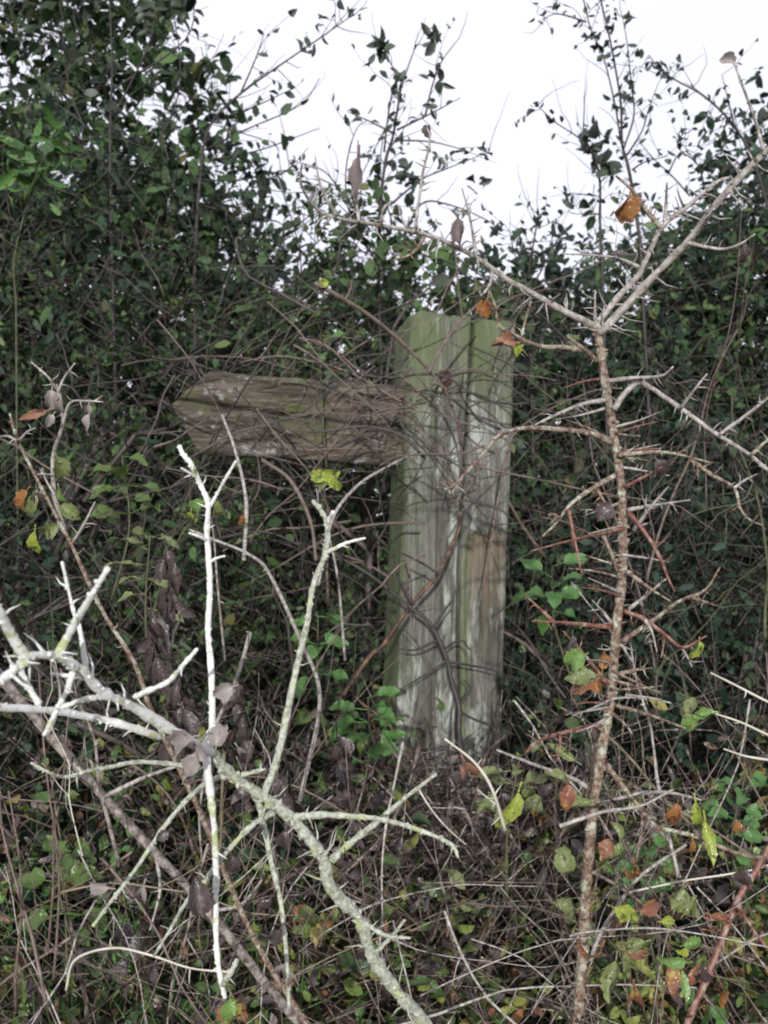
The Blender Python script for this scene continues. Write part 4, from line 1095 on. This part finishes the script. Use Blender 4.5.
shrub('hedge_shrub', 'low leafy shrub right under the pointed board', 'shrub', -.38, 2.2, .40, .22, 1.55, 2400, (.02, .042), 'hedge_leaf', G, 8, 'hedge_twig', .15, 3.6, .03, .58, 3)
for i, cx in enumerate((-1.9, -1.0, -.1, .8, 1.7)):      # the back of the hedge
    shrub('hedge_shrub', 'shrub standing at the back of the hedge, seen only through gaps', 'shrub', cx, 4.0, .62, .5, (3.05, 3.05, 2.50, 2.58, 2.95)[i], 12000, (.042, .075), 'dimmed_leaf', 'shrubs at the back of the hedge', 4, 'dark_twig', .05, 2.4, -.40, .7)


# ---------------------------------------------- sprays that rise into the sky
def spray(name, label, cat, base, limbs, yy, rpx, leafn, leafL, rosettes=(), mat='sky_leaf', twig='dark_twig', side=10, group=None):
    root = thing(name, base, label, cat, group)
    lf = MB(); PP, DD, LL = [], [], []
    for i, pts in enumerate(limbs):
        C = trace(pts, yy, yy - .05, 5, .02)
        r = .52 * rpx * yy / FPX * (1 if i == 0 else .72)
        mb = MB()
        if i == 0: C = np.vstack([spline([np.array(base), (np.array(base) + C[0]) / 2 + [.03, 0, 0], C[0]], 3)[:-1], C])
        tube(mb, C, taper(len(C), r * (1.6 if i == 0 else 1), r * .32), 6, .08)
        c0 = len(C) // 3 if i == 0 else 0
        for j in range(max(3, int(side * len(C) / 30))):
            a = RNG.integers(c0, len(C))
            T = unit(C[min(a + 1, len(C) - 1)] - C[max(a - 1, 0)])
            S = wander(C[a], T * .8 + rand_unit(1)[0] * np.array([1, .7, 1]), RNG.uniform(.04, .17), 5, .18, -.02)
            tube(mb, S, taper(len(S), max(.0008, r * .4), .0004), 3)
            if RNG.uniform() < leafn:
                for b in range(1, len(S)):
                    if RNG.uniform() < .6: PP.append(S[b]); DD.append(unit(S[b] - S[b - 1]) * .6 + rand_unit(1)[0] * .8 + [0, 0, -.3]); LL.append(RNG.uniform(*leafL))
        for a in range(c0, len(C)):
            if RNG.uniform() < leafn * .5: PP.append(C[a]); DD.append(rand_unit(1)[0]); LL.append(RNG.uniform(*leafL))
        mb.build('stem' if i == 0 else 'branch', M[twig], root)
    for (px, py, n, l) in rosettes:
        for j in range(n):
            PP.append(at(px + RNG.normal(0, 4), py + RNG.normal(0, 4), yy - .03)); DD.append(rand_unit(1)[0] * np.array([1, .7, 1])); LL.append(l * RNG.uniform(.7, 1.2))
    if PP:
        LL = np.array(LL)
        curled(lf, np.array(PP), np.array(DD), rand_unit(len(PP)) + np.array([0, -.5, .2]), LL, LL * RNG.uniform(.36, .6, len(LL)) * (.62 if mat == 'bright_leaf' else 1))
        lf.build('foliage', M[mat], root)


spray('sapling', 'slender sapling with a leafy tip against the sky above the post', 'sapling', (-.03, 2.85, .1), [
    [(378, 260), (380, 215), (382, 187), (386, 159), (393, 136), (397, 112), (400, 94), (407, 70), (416, 45)], [(384, 152), (388, 117), (391, 98), (396, 77), (388, 58), (381, 42)],
    [(397, 130), (428, 115), (460, 98)], [(395, 140), (432, 142), (465, 150)], [(390, 205), (421, 180), (446, 169), (489, 152)], [(425, 117), (432, 87), (442, 61), (460, 37)], [(393, 133), (371, 122), (348, 112)],
    [(375, 260), (350, 215), (346, 170), (356, 130), (368, 120)], [(400, 250), (420, 205), (450, 205), (490, 222), (500, 235)], [(370, 230), (340, 190), (322, 170), (290, 160)]],
    2.8, 3.0, .55, (.018, .034), [(380, 45, 16, .045), (396, 78, 6, .035), (435, 34, 7, .045), (442, 84, 4, .045), (362, 117, 5, .035), (405, 172, 10, .045), (415, 185, 7, .04), (478, 176, 4, .05), (395, 78, 4, .03), (432, 112, 4, .035), (488, 153, 4, .03)])
spray('sapling', 'forked sapling rising into the sky above the thorny stem', 'sapling', (.78, 2.9, .1), [
    [(640, 240), (633, 192), (627, 162), (622, 143), (621, 105), (615, 66), (609, 35), (601, 0), (596, -25)], [(621, 143), (615, 105), (604, 59), (591, 30), (584, 0), (580, -20)], [(624, 148), (634, 115), (631, 82), (627, 42), (622, 15)],
    [(627, 155), (642, 131), (649, 108), (658, 84)], [(632, 170), (645, 162), (668, 156)], [(586, 22), (568, 16), (555, 14), (541, 20)]],
    2.8, 2.6, .6, (.016, .030), [(600, 50, 8, .026), (608, 55, 8, .026), (632, 76, 10, .026), (637, 55, 6, .026), (614, 16, 6, .026), (625, 18, 6, .03), (606, 28, 5, .026), (619, 98, 4, .026), (543, 20, 5, .026), (586, 38, 5, .026)])
spray('sapling', 'leaning sapling with long leaves, left of the forked sapling in the sky', 'sapling', (.62, 2.9, .1), [
    [(602, 260), (600, 222), (600, 183), (595, 159), (583, 141), (555, 122), (538, 106)], [(583, 141), (584, 115), (585, 88)], [(597, 196), (580, 194), (570, 193)], [(600, 214), (585, 214), (575, 214)]],
    2.8, 2.2, .35, (.016, .030), [(590, 150, 10, .042), (600, 140, 6, .05), (602, 166, 8, .048), (612, 170, 4, .045), (596, 128, 4, .05), (577, 209, 2, .06), (539, 106, 4, .024), (551, 118, 5, .026)])
spray('sapling', 'arching bare sapling at the upper right against the sky', 'sapling', (1.20, 2.9, .1), [
    [(770, 215), (755, 165), (742, 138), (724, 114), (701, 94), (679, 82), (661, 71), (649, 55)], [(735, 128), (728, 100), (722, 75)], [(690, 196), (672, 176), (655, 160), (640, 143)], [(668, 174), (678, 155), (690, 150)], [(705, 190), (698, 165), (680, 150), (676, 138)]],
    2.8, 2.4, .55, (.016, .032), [(661, 66, 6, .03), (667, 72, 4, .03), (676, 90, 4, .03), (700, 168, 6, .03), (665, 155, 4, .03)])
spray('sapling', 'bare twiggy sapling leaning out of the hedge into the sky at upper left', 'sapling', (-.60, 2.8, .1), [
    [(195, 250), (200, 180), (208, 130), (234, 99), (276, 68), (323, 36), (354, 14)], [(222, 120), (258, 105), (292, 89)], [(205, 150), (245, 130), (300, 105), (320, 78)], [(210, 160), (260, 150), (320, 128)], [(200, 180), (240, 180), (290, 170), (310, 180)], [(240, 95), (255, 60), (264, 34)]],
    2.7, 2.8, .5, (.016, .034), [(305, 50, 4, .03), (315, 48, 3, .04), (322, 22, 5, .026), (352, 14, 5, .03), (236, 38, 3, .03)])
spray('sapling', 'straight twiggy sapling in front of the tall tree at top left', 'sapling', (-.75, 2.7, .1), [
    [(112, 260), (110, 150), (112, 60), (108, -20)], [(112, 120), (150, 40), (155, -20)], [(110, 180), (70, 90), (60, -10)], [(112, 90), (185, 40), (195, -10)], [(115, 200), (170, 120), (180, 60), (170, 0)]],
    2.5, 3.0, .5, (.02, .04), [(155, 5, 6, .05), (185, 8, 4, .05), (90, 10, 4, .05)])
spray('sapling', 'spiky grey sapling tips in the dip right of the post head', 'sapling', (.40, 2.9, .1), [
    [(530, 330), (528, 280), (535, 235), (538, 215)], [(530, 300), (515, 255), (510, 232)], [(531, 290), (552, 250), (562, 232)], [(529, 310), (500, 275), (480, 255)], [(531, 300), (570, 270), (590, 250)]],
    2.8, 2.6, .5, (.016, .03), [(538, 225, 5, .03), (515, 250, 5, .03)], side=24)
spray('elder_shoot', 'shoot with bright green compound leaves at the left edge near the top', 'shoot', (-.98, 2.5, .2), [
    [(16, 300), (14, 260), (24, 215), (34, 180), (52, 140)], [(35, 190), (15, 175), (0, 170)], [(38, 180), (60, 190), (75, 195)]],
    2.3, 1.3, .3, (.03, .05), [(50, 140, 8, .075), (35, 160, 6, .075), (15, 168, 5, .07), (45, 172, 5, .07), (85, 155, 3, .05), (60, 130, 4, .06), (30, 140, 4, .06)], 'bright_leaf', 'olive_twig')

# bare twigs hung in front of board and post, each of its own
FR = 'bare hedge twigs in front of the board and post'
for i in range(88):
    px, py = (RNG.uniform(150, 540), RNG.uniform(280, 560)) if i < 55 else (RNG.normal(410, 75), RNG.normal(395, 50))
    y = RNG.uniform(1.45, 1.76)
    d = np.array([RNG.choice([-1, 1]) * RNG.uniform(.4, 1), RNG.uniform(-.15, .15), RNG.normal(-.1, .5)])
    C = spline(wander(at(px, py, y), d, RNG.uniform(.10, .34), 5, .19, .03), 2)
    C[:, 1] = np.minimum(C[:, 1], 1.775)
    mb = MB(); r = .0007 + .0020 * RNG.uniform() ** 1.5
    tube(mb, C, taper(len(C), r, r * .5), 5, .08)
    for j in range(3):
        a = RNG.integers(1, len(C)); S = wander(C[a], rand_unit(1)[0], RNG.uniform(.02, .08), 3, .2, 0)
        S[:, 1] = np.minimum(S[:, 1], 1.775)
        tube(mb, S, taper(len(S), r * .6, r * .3), 4)
    thorns(mb, C, 4, .003, .007, .0006, 4)
    tag(mb.build('bare_twig', M[RNG.choice(['hedge_twig', 'dark_twig', 'brown_cane'])]), 'thin bare hedge twig criss-crossing in front of the board and post head', 'twig', FR)

# long thin stems crossing the hedge at left and right
HL = {'left': 'long bare stem rising through the hedge left of the post', 'right': 'long bare stem rising through the hedge right of the post'}
for i in range(40):
    sd = 'left' if i % 2 else 'right'
    px = RNG.uniform(-20, 380) if sd == 'left' else RNG.uniform(520, 790)
    y = RNG.uniform(1.85, 2.35)
    C = spline(wander(at(px, RNG.uniform(480, 760), y), np.array([RNG.normal(0, .5), RNG.normal(0, .1), 1]), RNG.uniform(.35, .8), 8, .17, .03), 2)
    mb = MB(); r = .0012 + .0028 * RNG.uniform() ** 1.6
    tube(mb, C, taper(len(C), r, r * .4), 5, .06)
    for j in range(7):
        a = RNG.integers(2, len(C)); S = wander(C[a], rand_unit(1)[0] + [0, -.1, .1], RNG.uniform(.06, .26), 5, .2, .02)
        tube(mb, S, taper(len(S), r * .5, r * .2), 4)
    tag(mb.build('bare_shoot', M[RNG.choice(['hedge_twig', 'olive_twig', 'brown_cane', 'dark_twig'])]), HL[sd], 'stem', 'bare stems in the hedge, ' + sd + ' of the post')

# ------------------------------------------------------- light, sky, camera
SUN_EL, SUN_AZ = math.radians(10.5), math.radians(3)       # low light from behind the photographer
w = bpy.data.worlds.new('World'); scene.world = w
w.use_nodes = True
nt = w.node_tree; nt.nodes.clear()
sky = nt.nodes.new('ShaderNodeTexSky'); sky.sky_type = 'NISHITA'; sky.sun_disc = False
sky.sun_elevation = SUN_EL; sky.sun_rotation = math.pi + SUN_AZ
cloud = nt.nodes.new('ShaderNodeTexNoise'); cloud.inputs['Scale'].default_value = 1.6; cloud.inputs['Detail'].default_value = 5
cr = ramp(nt, [(.3, (9.0, 8.95, 10.6)), (.7, (10.6, 10.5, 11.6))], cloud.outputs[0])
mx = nt.nodes.new('ShaderNodeMix'); mx.data_type = 'RGBA'; mx.inputs[0].default_value = .86
nt.links.new(sky.outputs[0], mx.inputs[6]); nt.links.new(cr.outputs[0], mx.inputs[7])
bg = nt.nodes.new('ShaderNodeBackground'); bg.inputs['Strength'].default_value = .11
nt.links.new(mx.outputs[2], bg.inputs[0])
ow = nt.nodes.new('ShaderNodeOutputWorld'); nt.links.new(bg.outputs[0], ow.inputs[0])

sl = bpy.data.lights.new('sun', 'SUN'); sl.energy = 3.9; sl.angle = math.radians(.6); sl.color = (1.0, .985, .96)
so = bpy.data.objects.new('sun', sl); COL.objects.link(so)
dv = Vector((math.sin(SUN_AZ) * -1 * -math.cos(SUN_EL), math.cos(SUN_AZ) * math.cos(SUN_EL), -math.sin(SUN_EL)))
so.rotation_euler = dv.to_track_quat('-Z', 'Y').to_euler()
so.location = (0, -4, 4)

cam = bpy.data.cameras.new('camera'); co = bpy.data.objects.new('camera', cam); COL.objects.link(co)
co.location = (0, 0, CAMZ); co.rotation_euler = (math.pi / 2, 0, 0)
cam.sensor_fit = 'VERTICAL'; cam.sensor_height = 24; cam.lens = 24 * FPX / 1024
cam.clip_start = .02; cam.clip_end = 2000
cam.dof.use_dof = True; cam.dof.focus_distance = .82; cam.dof.aperture_fstop = 11
scene.camera = co
scene.view_settings.view_transform = 'Standard'; scene.view_settings.look = 'None'
scene.view_settings.exposure = 0; scene.view_settings.gamma = 1; scene.view_settings.use_curve_mapping = False
scene.render.engine = 'CYCLES'
scene.cycles.filter_width = 1.9
scene.cycles.max_bounces = 5; scene.cycles.diffuse_bounces = 3; scene.cycles.glossy_bounces = 2; scene.cycles.transmission_bounces = 3
